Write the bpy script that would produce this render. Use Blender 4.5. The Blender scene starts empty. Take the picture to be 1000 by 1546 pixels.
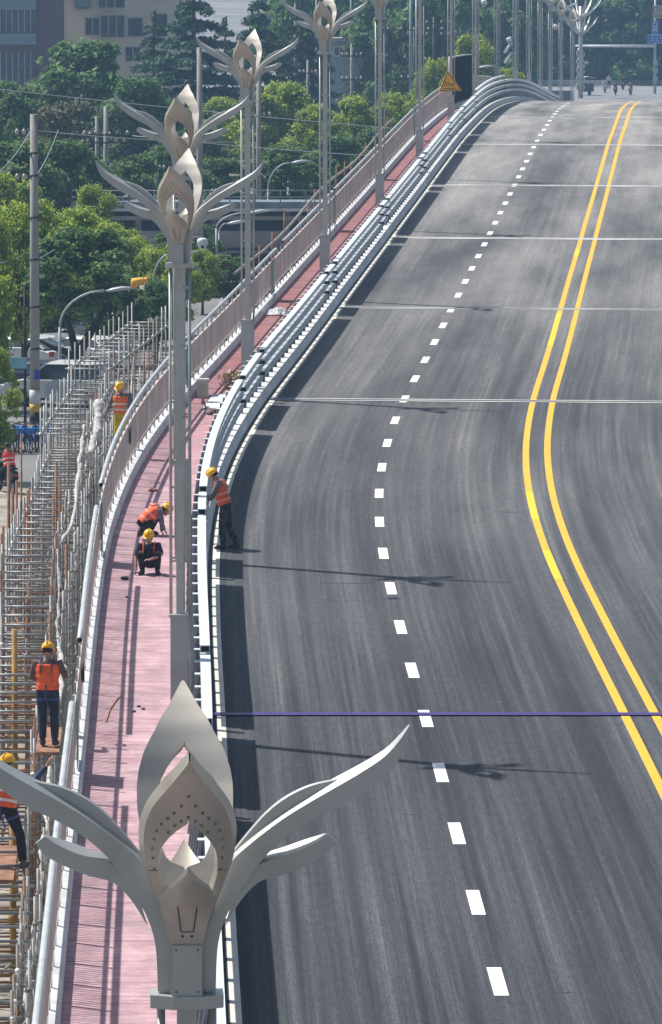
import bpy, bmesh, math, random
from mathutils import Vector, Matrix, noise as mnoise
# ---------------------------------------------------------------- camera, sky, sun, exposure
SC = bpy.context.scene
COL = SC.collection
cam_d = bpy.data.cameras.new("camera"); cam = bpy.data.objects.new("camera", cam_d); COL.objects.link(cam)
HAZE = 0.00030
PITCH = 0.09353; FPX = 9200.0; CAMZ = 17.5
cam.location = (0, 0, CAMZ); cam.rotation_euler = (math.pi/2 - PITCH, 0, 0)
cam_d.sensor_fit = 'VERTICAL'; cam_d.sensor_height = 36.0; cam_d.lens = 36.0*FPX/1546.0
cam_d.clip_start = 1.0; cam_d.clip_end = 4000.0
SC.camera = cam
SUN_DIR = Vector((-0.55, 0.34, 1.0)).normalized()          # towards the sun
world = bpy.data.worlds.new("World"); SC.world = world; world.use_nodes = True
_n = world.node_tree; _bg = _n.nodes["Background"]; _sky = _n.nodes.new("ShaderNodeTexSky")
_sky.sky_type = 'NISHITA'; _sky.sun_disc = False
_sky.sun_elevation = math.asin(SUN_DIR.z); _sky.sun_rotation = math.atan2(SUN_DIR.x, SUN_DIR.y)
_sky.air_density = 1.2; _sky.dust_density = 2.0
_n.links.new(_sky.outputs[0], _bg.inputs[0]); _bg.inputs[1].default_value = 0.085
sun_d = bpy.data.lights.new("sun", 'SUN'); sun_d.energy = 5.0; sun_d.angle = math.radians(0.9); sun_d.color = (1.0, 0.955, 0.89)
sun = bpy.data.objects.new("sun", sun_d); COL.objects.link(sun)
sun.rotation_euler = SUN_DIR.to_track_quat('Z', 'Y').to_euler(); sun.location = (-60, 100, 120)
SC.view_settings.view_transform = 'Standard'; SC.view_settings.look = 'None'
SC.view_settings.exposure = 0.30; SC.view_settings.gamma = 1.0; SC.view_settings.use_curve_mapping = False
SC.render.engine = 'CYCLES'
try:
    SC.cycles.volume_step_rate = 10; SC.cycles.volume_max_steps = 32; SC.cycles.volume_bounces = 0
    SC.cycles.max_bounces = 6; SC.cycles.transparent_max_bounces = 8
except Exception: pass

# ---------------------------------------------------------------- helpers
RNG = random.Random(7)
ORD = ['first', 'second', 'third', 'fourth', 'fifth', 'sixth', 'seventh', 'eighth', 'ninth', 'tenth', 'eleventh', 'twelfth', 'thirteenth', 'fourteenth', 'fifteenth', 'sixteenth']
def at(px, py, d):
    """world point seen at photo pixel px,py at view depth d"""
    x = (px-500)/FPX*d; u = -(py-773)/FPX*d
    c, s = math.cos(PITCH), math.sin(PITCH)
    return Vector((x, d*c + u*s, CAMZ - d*s + u*c))
def ground_at(px, py, z=0.0):
    lo, hi = 10.0, 3000.0
    for _ in range(50):
        m = (lo+hi)/2
        if at(px, py, m).z > z: lo = m
        else: hi = m
    return at(px, py, lo)
def tag(o, label=None, cat=None, group=None, kind=None):
    if label: o['label'] = label
    if cat: o['category'] = cat
    if group: o['group'] = group
    if kind: o['kind'] = kind
    return o
def thing(name, label, cat, loc=(0, 0, 0), rz=0.0, group=None):
    o = bpy.data.objects.new(name, None); COL.objects.link(o)
    o.location = loc; o.rotation_euler = (0, 0, rz); o.empty_display_size = 0.3
    return tag(o, label, cat, group)
def dup(o, parent=None):
    c = o.copy(); COL.objects.link(c)
    if parent is not None: c.parent = parent
    for ch in list(o.children): dup(ch, c)
    return c
class MB:
    def __init__(s): s.v = []; s.f = []; s.uv = {}; s.sm = set()
    def quad(s, a, b, c, d): i = len(s.v); s.v += [Vector(a), Vector(b), Vector(c), Vector(d)]; s.f.append((i, i+1, i+2, i+3))
    def box(s, c, d, rz=0.0, M=None):
        c = Vector(c); i = len(s.v); hx, hy, hz = d[0]/2, d[1]/2, d[2]/2
        R = M if M is not None else Matrix.Rotation(rz, 3, 'Z')
        for z in (-hz, hz):
            for x, y in ((-hx, -hy), (hx, -hy), (hx, hy), (-hx, hy)): s.v.append(c + R @ Vector((x, y, z)))
        s.f += [(i+3, i+2, i+1, i), (i+4, i+5, i+6, i+7)] + [(i+k, i+(k+1) % 4, i+4+(k+1) % 4, i+4+k) for k in range(4)]
        return s
    def bar(s, a, b, w, h, up=(0, 0, 1)):
        a, b = Vector(a), Vector(b); y = (b-a); L = y.length
        if L < 1e-6: return s
        y /= L; u = Vector(up)
        if abs(y.dot(u)) > .98: u = Vector((0, 1, 0)) if abs(y.y) < .9 else Vector((1, 0, 0))
        x = y.cross(u).normalized(); z = x.cross(y)
        return s.box((a+b)/2, (w, L, h), M=Matrix((x, y, z)).transposed())
    def tube(s, pts, r, n=8, caps=True, flat=None, up=None):
        pts = [Vector(p) for p in pts]; m = len(pts)
        rr = r if isinstance(r, (list, tuple)) else [r]*m
        base = len(s.v); ux = None
        for k, p in enumerate(pts):
            t = (pts[min(k+1, m-1)] - pts[max(k-1, 0)])
            t = t.normalized() if t.length > 1e-9 else Vector((0, 0, 1))
            if ux is None:
                a = Vector(up) if up else (Vector((0, 0, 1)) if abs(t.z) < .9 else Vector((1, 0, 0)))
                ux = t.cross(a).normalized()
            else:
                ux = (ux - t*ux.dot(t)).normalized()
            uy = t.cross(ux)
            fx, fy = (1, 1) if flat is None else (flat[k] if isinstance(flat, list) else flat)
            for j in range(n):
                a = 2*math.pi*j/n; s.v.append(p + ux*(math.cos(a)*rr[k]*fx) + uy*(math.sin(a)*rr[k]*fy))
        for k in range(m-1):
            for j in range(n):
                s.sm.add(len(s.f)); s.f.append((base+k*n+j, base+k*n+(j+1) % n, base+(k+1)*n+(j+1) % n, base+(k+1)*n+j))
        if caps:
            s.f.append(tuple(base+j for j in reversed(range(n)))); s.f.append(tuple(base+(m-1)*n+j for j in range(n)))
        return s
    def sphere(s, c, r, n=8, m=6, sc=(1, 1, 1)):
        c = Vector(c); base = len(s.v)
        s.v.append(c+Vector((0, 0, -r*sc[2])))
        for i in range(1, m):
            th = math.pi*i/m - math.pi/2
            for j in range(n):
                a = 2*math.pi*j/n
                s.v.append(c+Vector((math.cos(th)*math.cos(a)*r*sc[0], math.cos(th)*math.sin(a)*r*sc[1], math.sin(th)*r*sc[2])))
        s.v.append(c+Vector((0, 0, r*sc[2]))); top = len(s.v)-1
        for j in range(n):
            s.sm.add(len(s.f)); s.f.append((base, base+1+(j+1) % n, base+1+j))
            s.sm.add(len(s.f)); s.f.append((top, top-n+j, top-n+(j+1) % n))
        for i in range(m-2):
            for j in range(n):
                a = base+1+i*n; s.sm.add(len(s.f)); s.f.append((a+j, a+(j+1) % n, a+n+(j+1) % n, a+n+j))
        return s
    def prism(s, poly, y0, y1):
        """poly in XZ, extruded along Y"""
        n = len(poly); i = len(s.v)
        s.v += [Vector((x, y0, z)) for x, z in poly] + [Vector((x, y1, z)) for x, z in poly]
        s.f += [tuple(range(i, i+n)), tuple(reversed(range(i+n, i+2*n)))]
        s.f += [(i+(k+1) % n, i+k, i+n+k, i+n+(k+1) % n) for k in range(n)]
        return s
    def sweep(s, rings, closed=True, caps=True, smooth=False):
        n = len(rings[0]); b = len(s.v)
        for r in rings: s.v += [Vector(p) for p in r]
        for k in range(len(rings)-1):
            for j in range(n if closed else n-1):
                if smooth: s.sm.add(len(s.f))
                s.f.append((b+k*n+j, b+k*n+(j+1) % n, b+(k+1)*n+(j+1) % n, b+(k+1)*n+j))
        if closed and caps:
            s.f.append(tuple(b+j for j in reversed(range(n)))); s.f.append(tuple(b+(len(rings)-1)*n+j for j in range(n)))
        return s
    def build(s, name, mat, parent=None, smooth=False, loc=None):
        me = bpy.data.meshes.new(name); me.from_pydata([tuple(v) for v in s.v], [], s.f)
        bm = bmesh.new(); bm.from_mesh(me); bmesh.ops.recalc_face_normals(bm, faces=bm.faces); 
        bm.faces.ensure_lookup_table()
        for i, f in enumerate(bm.faces): f.smooth = smooth or (i in s.sm)
        bm.to_mesh(me); bm.free()
        me.materials.append(mat)
        o = bpy.data.objects.new(name, me); COL.objects.link(o)
        if parent is not None: o.parent = parent
        if loc is not None: o.location = loc
        return o

def mat(name, col, rough=.6, metal=0.0, var=0.12, scale=3.0, bump=0.0, bscale=30.0, col2=None, coord='Object', spec=.5, thr=(.35, .65), transl=0.0):
    m = bpy.data.materials.new(name); m.use_nodes = True; nt = m.node_tree; N = nt.nodes; L = nt.links
    b = N["Principled BSDF"]; b.inputs["Roughness"].default_value = rough; b.inputs["Metallic"].default_value = metal
    b.inputs["Specular IOR Level"].default_value = spec
    tc = N.new("ShaderNodeTexCoord"); nz = N.new("ShaderNodeTexNoise"); nz.inputs["Scale"].default_value = scale; nz.inputs["Detail"].default_value = 5
    L.new(tc.outputs[coord], nz.inputs["Vector"])
    rp = N.new("ShaderNodeValToRGB"); rp.color_ramp.elements[0].position = thr[0]; rp.color_ramp.elements[1].position = thr[1]
    c2 = col2 if col2 else tuple(min(1, c*(1+var)) for c in col); c1 = tuple(c*(1-var) for c in col) if not col2 else col
    rp.color_ramp.elements[0].color = (*c1, 1); rp.color_ramp.elements[1].color = (*c2, 1)
    L.new(nz.outputs["Fac"], rp.inputs[0]); L.new(rp.outputs[0], b.inputs["Base Color"])
    if bump > 0:
        n2 = N.new("ShaderNodeTexNoise"); n2.inputs["Scale"].default_value = bscale; L.new(tc.outputs[coord], n2.inputs["Vector"])
        bp = N.new("ShaderNodeBump"); bp.inputs["Strength"].default_value = bump; bp.inputs["Distance"].default_value = .02
        L.new(n2.outputs["Fac"], bp.inputs["Height"]); L.new(bp.outputs[0], b.inputs["Normal"])
    if transl > 0:
        tr = N.new("ShaderNodeBsdfTranslucent"); mx = N.new("ShaderNodeMixShader"); mx.inputs[0].default_value = transl
        L.new(rp.outputs[0], tr.inputs[0]); L.new(b.outputs[0], mx.inputs[1]); L.new(tr.outputs[0], mx.inputs[2]); L.new(mx.outputs[0], N["Material Output"].inputs[0])
    return m

# ---------------------------------------------------------------- the line of the bridge, s metres along, o metres to the right
DS = 1.5; S0 = -60.0
TH = [-0.0182, -0.0213, -0.0245, -0.0271, -0.0269, -0.0238, -0.0263, -0.019, 0.0109, 0.0425, 0.0648, 0.0607, 0.0599, 0.0615, 0.0601, 0.0615, 0.0602, 0.061, 0.06, 0.0637, 0.0583, 0.0576, 0.0644, 0.0687, 0.0646, 0.0614, 0.0601, 0.0591, 0.0584, 0.0587, 0.0599, 0.0615, 0.0632, 0.0649, 0.0665, 0.0682, 0.0699, 0.0716, 0.0732]
SL = [0.0202, 0.0203, 0.0204, 0.0205, 0.0207, 0.0208, 0.0208, 0.0187, 0.0148, 0.0167, 0.0206, 0.0209, 0.0202, 0.0203, 0.0206, 0.0207, 0.0212, 0.0212, 0.019, 0.0134, 0.0054, -0.0026, -0.0089, -0.0152, -0.0218, -0.0278, -0.0325, -0.0357, -0.0373, -0.0378, -0.0377, -0.0374, -0.037, -0.0366, -0.0363, -0.0359, -0.0355, -0.0352, -0.0348]
def knot(T, s):
    t = (s+60)/15.0; i = max(0, min(len(T)-2, int(math.floor(t)))); f = max(0., min(1., t-i)); return T[i]*(1-f)+T[i+1]*f
_n_s = int((640-S0)/DS)+1
_X = []; _Y = []; _Z = []; ax = ay = az = 0
for i in range(_n_s):
    s_ = S0+DS*i; th_ = knot(TH, s_); ax += math.sin(th_)*DS; ay += math.cos(th_)*DS; az += knot(SL, s_)*DS
    _X.append(ax); _Y.append(ay); _Z.append(az)
_i0 = int(-S0/DS); _ox, _oy, _oz = _X[_i0], _Y[_i0], _Z[_i0]
_X = [x-_ox+2.24715 for x in _X]; _Y = [y-_oy+81.22523 for y in _Y]; _Z = [max(0.03, z-_oz-13.98044+CAMZ) for z in _Z]
def _ip(A, s):
    t = (s-S0)/DS; i = max(0, min(_n_s-2, int(math.floor(t)))); f = t-i; return A[i]*(1-f)+A[i+1]*f
def R(s, o=0.0, h=0.0):
    th = knot(TH, s); return Vector((_ip(_X, s)+o*math.cos(th), _ip(_Y, s)-o*math.sin(th), _ip(_Z, s)+h-0.00332*o))
def heading(s): return -knot(TH, s)
def frange(a, b, st):
    n = max(1, int(math.ceil((b-a)/st-1e-6))); return [a+(b-a)*k/n for k in range(n+1)]
def strip(name, s0, s1, o0, o1, h, m, parent=None, st=2.0, uv=True, no=1):
    """a sheet lying on the road between two offsets, UV in metres"""
    ss = frange(s0, s1, st); oo = [o0+(o1-o0)*k/no for k in range(no+1)]
    vs = []; fs = []; 
    for s in ss:
        for o in oo: vs.append(tuple(R(s, o, h)))
    w = no+1
    for k in range(len(ss)-1):
        for j in range(no): fs.append((k*w+j, k*w+j+1, (k+1)*w+j+1, (k+1)*w+j))
    me = bpy.data.meshes.new(name); me.from_pydata(vs, [], fs)
    ul = me.uv_layers.new(name="metres")
    for p in me.polygons:
        for li, vi in zip(p.loop_indices, p.vertices): ul.data[li].uv = (oo[vi % w], ss[vi//w])
    me.materials.append(m); o = bpy.data.objects.new(name, me); COL.objects.link(o)
    if parent is not None: o.parent = parent
    return o
def along(mb, s0, s1, prof, st=1.5):
    """closed profile [(o,h)..] swept along the bridge"""
    return mb.sweep([[R(s, o, h) for o, h in prof] for s in frange(s0, s1, st)])

# ---------------------------------------------------------------- materials
def uvmat(name, build):
    m = bpy.data.materials.new(name); m.use_nodes = True; build(m.node_tree, m.node_tree.nodes, m.node_tree.links, m.node_tree.nodes["Principled BSDF"]); return m
def _mix(N, L, f, a, b, typ='MIX'):
    x = N.new("ShaderNodeMix"); x.data_type = 'RGBA'; x.blend_type = typ
    if isinstance(f, float): x.inputs[0].default_value = f
    else: L.new(f, x.inputs[0])
    for sock, v in ((x.inputs[6], a), (x.inputs[7], b)):
        if isinstance(v, tuple): sock.default_value = (*v, 1)
        else: L.new(v, sock)
    return x.outputs[2]
def _ramp(N, L, src, p0, c0, p1, c1):
    r = N.new("ShaderNodeValToRGB"); r.color_ramp.elements[0].position = p0; r.color_ramp.elements[1].position = p1
    r.color_ramp.elements[0].color = (*c0, 1); r.color_ramp.elements[1].color = (*c1, 1); L.new(src, r.inputs[0]); return r.outputs[0]
def _noise(N, L, src, sc, loc=(0, 0, 0), scale=1.0, det=4, rough=.55, dist=0):
    mp = N.new("ShaderNodeMapping"); mp.inputs["Scale"].default_value = sc; mp.inputs["Location"].default_value = loc; L.new(src, mp.inputs[0])
    n = N.new("ShaderNodeTexNoise"); n.inputs["Scale"].default_value = scale; n.inputs["Detail"].default_value = det; n.inputs["Roughness"].default_value = rough; n.inputs["Distortion"].default_value = dist
    L.new(mp.outputs[0], n.inputs["Vector"]); return n.outputs["Fac"]
def _asphalt(nt, N, L, b):
    uv = N.new("ShaderNodeUVMap"); uv.uv_map = "metres"; u = uv.outputs[0]
    sep = N.new("ShaderNodeSeparateXYZ"); L.new(u, sep.inputs[0])
    def shear(k):      # (o + k s, s): streaks that drift across the lanes
        m = N.new("ShaderNodeMath"); m.operation = 'MULTIPLY_ADD'; L.new(sep.outputs[1], m.inputs[0]); m.inputs[1].default_value = k; L.new(sep.outputs[0], m.inputs[2])
        c = N.new("ShaderNodeCombineXYZ"); L.new(m.outputs[0], c.inputs[0]); L.new(sep.outputs[1], c.inputs[1]); return c.outputs[0]
    st = _noise(N, L, u, (1.6, .016, 1), det=7, rough=.68, dist=.12)
    st2 = _noise(N, L, shear(.003), (3.6, .020, 1), (7, 3, 0), det=6, rough=.7, dist=.25)
    st3 = _noise(N, L, shear(-.006), (7.0, .030, 1), (2, 8, 0), det=6, rough=.7, dist=.3)
    pat = _noise(N, L, u, (.30, .03, 1), (3, 9, 0), det=6, rough=.62)
    lane = _noise(N, L, u, (.95, .0035, 1), (11, 2, 0), det=3, rough=.5)
    fine = _noise(N, L, u, (42, 20, 1), det=2); fine2 = _noise(N, L, u, (9, 2.2, 1), det=4, rough=.7)
    base = _ramp(N, L, st, .40, (.018, .022, .030), .62, (.098, .100, .104))
    c = _mix(N, L, .42, base, _ramp(N, L, st2, .42, (.020, .024, .032), .68, (.17, .168, .165)))
    c = _mix(N, L, .30, c, _ramp(N, L, st3, .45, (.020, .024, .032), .70, (.20, .198, .192)))
    c = _mix(N, L, .85, c, _ramp(N, L, lane, .34, (.60, .62, .66), .64, (1.5, 1.48, 1.44)), 'MULTIPLY')
    st4 = _noise(N, L, shear(.0015), (12, .022, 1), (3, 1, 0), det=4, rough=.7)
    c = _mix(N, L, .5, c, _ramp(N, L, st4, .36, (.66, .66, .68), .66, (1.45, 1.44, 1.42)), 'MULTIPLY')
    c = _mix(N, L, .30, c, _ramp(N, L, pat, .38, (.018, .023, .034), .64, (.105, .105, .108)))
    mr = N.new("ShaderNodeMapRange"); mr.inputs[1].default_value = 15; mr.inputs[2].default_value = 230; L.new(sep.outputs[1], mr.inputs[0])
    dust_sheen = _mix(N, L, .68, c, _ramp(N, L, pat, .34, (.10, .10, .103), .66, (.31, .305, .295)))      # paler towards the crest: dust, with grazing sheen and haze painted in
    c = _mix(N, L, mr.outputs[0], c, dust_sheen)
    c = _mix(N, L, .75, c, _ramp(N, L, fine, .34, (.34, .35, .38), .66, (1.66, 1.64, 1.6)), 'MULTIPLY')
    c = _mix(N, L, .5, c, _ramp(N, L, fine2, .32, (.65, .66, .7), .68, (1.3, 1.3, 1.27)), 'MULTIPLY')
    ck = _noise(N, L, u, (.45, 3.0, 1), (1, 2, 0), det=3)
    c = _mix(N, L, _ramp(N, L, ck, .68, (0, 0, 0), .75, (.8, .8, .8)), c, (.022, .024, .028))
    sk = _noise(N, L, u, (1.2, 9.0, 1), (5, 1, 0), det=2, dist=.4)
    c = _mix(N, L, _ramp(N, L, sk, .74, (0, 0, 0), .78, (.5, .5, .5)), c, (.25, .245, .235))
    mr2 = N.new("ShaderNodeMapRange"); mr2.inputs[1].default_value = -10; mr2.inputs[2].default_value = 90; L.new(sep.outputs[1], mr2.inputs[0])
    c = _mix(N, L, 1.0, c, _mix(N, L, mr2.outputs[0], (.84, .865, .91), (1.12, 1.11, 1.08)), 'MULTIPLY')   # darker, bluer asphalt on the near ramp
    gm = N.new("ShaderNodeGamma"); gm.inputs[1].default_value = 1.42; L.new(c, gm.inputs[0]); c = _mix(N, L, 1.0, gm.outputs[0], (2.3, 2.3, 2.32), 'MULTIPLY')
    L.new(c, b.inputs["Base Color"]); b.inputs["Roughness"].default_value = .8; b.inputs["Specular IOR Level"].default_value = .3
    bp = N.new("ShaderNodeBump"); bp.inputs["Strength"].default_value = .5; bp.inputs["Distance"].default_value = .01
    L.new(_noise(N, L, u, (60, 60, 1), det=3), bp.inputs["Height"]); L.new(bp.outputs[0], b.inputs["Normal"])
M_asph = uvmat("asphalt", _asphalt)
def _pink(nt, N, L, b):
    uv = N.new("ShaderNodeUVMap"); uv.uv_map = "metres"; u = uv.outputs[0]
    sep = N.new("ShaderNodeSeparateXYZ"); L.new(u, sep.inputs[0])
    pat = _noise(N, L, u, (1.4, .8, 1), det=6, rough=.7); st = _noise(N, L, u, (.7, 6, 1), (4, 1, 0), det=5, rough=.7)
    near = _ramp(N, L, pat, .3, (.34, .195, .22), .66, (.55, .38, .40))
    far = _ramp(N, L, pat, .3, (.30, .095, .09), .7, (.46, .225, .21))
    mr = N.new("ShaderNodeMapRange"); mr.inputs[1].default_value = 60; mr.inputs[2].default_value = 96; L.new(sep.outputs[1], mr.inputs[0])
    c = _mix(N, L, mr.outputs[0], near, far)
    c = _mix(N, L, .8, c, _ramp(N, L, st, .3, (.52, .46, .52), .6, (1.1, 1.07, 1.08)), 'MULTIPLY')
    # paving joints across the path every 1.5 m, stained
    md = N.new("ShaderNodeMath"); md.operation = 'PINGPONG'; md.inputs[1].default_value = .75; L.new(sep.outputs[1], md.inputs[0])
    wob = N.new("ShaderNodeMath"); wob.operation = 'MULTIPLY_ADD'; L.new(_noise(N, L, u, (1.5, 1.0, 1), det=4), wob.inputs[0]); wob.inputs[1].default_value = .10; L.new(md.outputs[0], wob.inputs[2])
    c = _mix(N, L, _ramp(N, L, wob.outputs[0], .055, (.75, .75, .75), .10, (0, 0, 0)), c, (.13, .075, .085))
    gr = _noise(N, L, u, (2.5, 22, 1), (0, 5, 0), det=4, rough=.7)
    c = _mix(N, L, _ramp(N, L, gr, .62, (0, 0, 0), .72, (.35, .35, .35)), c, (.20, .10, .12))
    stn = _noise(N, L, u, (1.1, .45, 1), (9, 9, 0), det=7, rough=.75, dist=.4)
    c = _mix(N, L, _ramp(N, L, stn, .48, (0, 0, 0), .66, (.75, .75, .75)), c, (.25, .18, .20))
    spl = _noise(N, L, u, (5, 3, 1), (3, 2, 0), det=3, rough=.6)
    c = _mix(N, L, _ramp(N, L, spl, .69, (0, 0, 0), .72, (.7, .7, .7)), c, (.14, .10, .11))
    c = _mix(N, L, _ramp(N, L, spl, .26, (.6, .6, .6), .29, (0, 0, 0)), c, (.62, .58, .58))
    L.new(c, b.inputs["Base Color"]); b.inputs["Roughness"].default_value = .85
M_pink = uvmat("pink_paving", _pink)
def _paint(col, wear):
    def f(nt, N, L, b):
        uv = N.new("ShaderNodeUVMap"); uv.uv_map = "metres"
        w = _noise(N, L, uv.outputs[0], (14, 4, 1), det=6, rough=.7); w2 = _noise(N, L, uv.outputs[0], (3, .5, 1), det=4)
        c = _ramp(N, L, w, .28, tuple(x*.72 for x in col), .5, col)
        c = _mix(N, L, _ramp(N, L, w2, .5, (0, 0, 0), .75, (wear, wear, wear)), c, tuple(x*.66 for x in col))
        L.new(c, b.inputs["Base Color"]); b.inputs["Roughness"].default_value = .6
    return f
M_wpaint = uvmat("white_paint", _paint((.80, .80, .80), .3)); M_ypaint = uvmat("yellow_paint", _paint((.78, .42, .02), .35))
M_edge = uvmat("edge_paint", _paint((.66, .64, .56), .4)); M_ycrisp = uvmat("fresh_yellow_paint", _paint((.86, .53, .01), .1))
M_conc = mat("concrete", (.52, .53, .53), .85, var=.22, scale=1.2, bump=.3)
M_conc_g = mat("grey_concrete", (.30, .30, .29), .9, var=.2, scale=.8, bump=.3)
M_kerb = mat("kerb_concrete", (.54, .555, .56), .8, var=.15, scale=2.0)
M_rail = mat("white_rail_paint", (.60, .64, .67), .45, var=.08, scale=1.5)
M_rail_shade = mat("shaded_rail_paint", (.40, .455, .49), .5, var=.16, scale=2.5)  # rail paint darkened and blued: shade painted into the lower rails
M_post = mat("grey_post_paint", (.16, .18, .20), .5, var=.3, scale=4)
M_hollow_shade = mat("tube_hollow_shade", (.012, .012, .014), .9)  # near-black colour standing for the shade inside hollow tubes
M_fence = mat("pinkish_fence_paint", (.50, .44, .41), .6, var=.16, scale=.9)
M_pipe = mat("galvanised_pipe", (.42, .45, .465), .5, .15, var=.12, scale=2)
M_teal = mat("teal_sheet", (.05, .20, .17), .5, var=.25, scale=2)
M_lamp = mat("lamp_metal", (.46, .47, .455), .42, .5, var=.12, scale=1.3)
M_lampin = mat("lamp_metal_dusty", (.48, .445, .385), .44, .45, var=.16, scale=1.6)
M_dark = mat("dark_metal", (.03, .032, .035), .6, var=.3)
M_ped = mat("pedestal_paint", (.40, .40, .385), .6, .1, var=.10, scale=1.2)
M_purple = mat("purple_tape", (.030, .016, .15), .5, var=.2)
# ================================================================= SETTING: ground, road, walkway
GP = MB(); GP.quad((-600, -50, 0), (600, -50, 0), (600, 2600, 0), (-600, 2600, 0))
M_ground = mat("street_ground", (.13, .135, .14), .9, scale=.05, col2=(.24, .23, .215), thr=(.4, .6), bump=.2, bscale=2)
tag(GP.build("ground", M_ground), kind='structure')
sd = MB()
pa, pb = ground_at(-60, 1600), ground_at(140, 722)
sd.quad((-22, 60, .004), (-5.2, 60, .004), (-5.2, 196.5, .004), (-22, 196.5, .004))
M_dirt = mat("sandy_ground", (.17, .15, .125), .95, scale=.8, col2=(.36, .33, .28), thr=(.35, .65), bump=.5, bscale=6)
tag(sd.build("sandy_ground", M_dirt), kind='structure')
# low concrete slabs stacked on the sandy ground beyond the scaffold
# road with all its markings
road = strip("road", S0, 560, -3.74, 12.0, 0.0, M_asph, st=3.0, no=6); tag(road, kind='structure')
DASH0 = 0.0
for k in range(-1, 48):
    c = 6.0*k; strip("dash", c-1.0, c+1.0, -.10, .10, .006, M_wpaint, road, st=1.0)
strip("edge_line", -20, 300, -3.63, -3.48, .006, M_edge, road, st=3)
strip("edge_line", -20, 300, 10.9, 11.05, .006, M_edge, road, st=3)
strip("centre_line", -20, 300, 3.42, 3.58, .006, M_ypaint, road, st=3)
strip("centre_line", -20, 300, 3.955, 4.115, .006, M_ypaint, road, st=3)
for s0_, s1_, oo in ((54.5, 60.5, 3.5), (43.5, 48.5, 3.5), (101, 113, 3.5), (138, 142, 3.5)):
    strip("repainted_patch", s0_, s1_, oo-.085, oo+.085, .010, M_ycrisp, road, st=1.5)
strip("dash", -20, 300, 7.2, 7.4, .006, M_wpaint, road, st=3)
M_joint = mat("joint_strip", (.60, .60, .58), .7, var=.3, scale=.6); M_jgap = mat("joint_gap", (.045, .047, .05), .8)
for sj in (83.6, 114.5, 147.1, 179.7, 212.1, 245.2):
    j = strip("expansion_joint", sj-.22, sj+.22, -3.62, 12, .010, M_jgap, road, st=1)
    w_ = .13 if sj < 130 else .26
    strip("joint_edge", sj-.30, sj-.30+w_, -3.62, 12, .014, M_joint, j, st=1); strip("joint_edge", sj+.2, sj+.2+w_, -3.62, 12, .014, M_joint, j, st=1)
tp = MB(); 
for k in range(16):
    o0, o1 = -3.7+k*.98, -3.7+(k+1)*.98
    tp.v += [R(24.28, o0, .024), R(24.28, o1, .024), R(24.60, o1, .024), R(24.60, o0, .024)]; i = len(tp.v)-4; tp.f.append((i, i+1, i+2, i+3))
tag(tp.build("purple_tape", M_purple), "thin purple strip laid straight across the road beside the end of the white barrier", "tape")
# bridge body (deck slab, walls) below the road
bd = MB(); along(bd, S0, 560, [(-6.09, -.02), (12.3, -.02), (12.3, -3.0), (11.0, -9.5), (-5.2, -9.5), (-6.09, -.6)], 6)
tag(bd.build("bridge_deck", M_conc_g), kind='structure')
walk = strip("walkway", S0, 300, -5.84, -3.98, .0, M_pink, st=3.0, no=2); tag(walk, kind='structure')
# fence kerb and barrier kerb
fk = MB(); along(fk, S0, 470, [(-6.08, -.02), (-5.84, -.02), (-5.865, .20), (-5.98, .22), (-6.07, .22)], 3)
tag(fk.build("kerb", M_kerb), kind='structure')
bk = MB(); along(bk, S0, 470, [(-4.06, -.02), (-3.72, -.02), (-3.74, .10), (-3.80, .28), (-4.02, .28)], 3)
tag(bk.build("barrier_kerb", M_kerb), kind='structure')
pk = MB(); along(pk, S0, 470, [(12.0, -.02), (12.3, -.02), (12.3, .9), (12.05, .9)], 6)
tag(pk.build("parapet", M_conc), "low concrete parapet on the far right edge of the bridge road", "parapet")

# ================================================================= crash barrier, in sections
RAILH = (1.33, 1.02, .71)
rail_gaps = [-20, 14.6, 23.1, 43.9, 48.3, 75.3, 83.3, 111.5, 115.9, 144.6, 148.8, 176.2, 180, 206, 222.6, 238, 283, 297, 318, 340, 362, 385, 420]
barrier_words = ["nearest section of white crash barrier beside the closest lamp head", "short white crash barrier section just beyond the purple strip", "long white barrier section beside the two squatting workers", "short white barrier piece under the hands of the leaning worker",
 "white barrier section on the bend just past the leaning worker", "short white barrier section beside the grey box and plastic rubbish", "straight white barrier section beside the path rubbish", "short stepped piece of white barrier past the exposed posts",
 "white three-rail barrier section beside the white rag on the path", "short white barrier piece beyond the white rag", "white barrier section halfway up to the orange triangle sign", "very short white barrier piece halfway up the bridge", "white barrier section approaching the orange triangle sign",
 "white barrier section beside the lamp with the triangle sign", "short white barrier section just beyond the triangle sign lamp", "four-rail barrier section beside the dark blue screen at the crest", "short low barrier section right after the four-rail one", "second low barrier section past the crest",
 "third low barrier section past the crest", "fourth low barrier section dropping away past the crest", "last but one barrier section down the far slope", "last visible barrier section down the far slope"]
_rp = random.Random(3)
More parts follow.
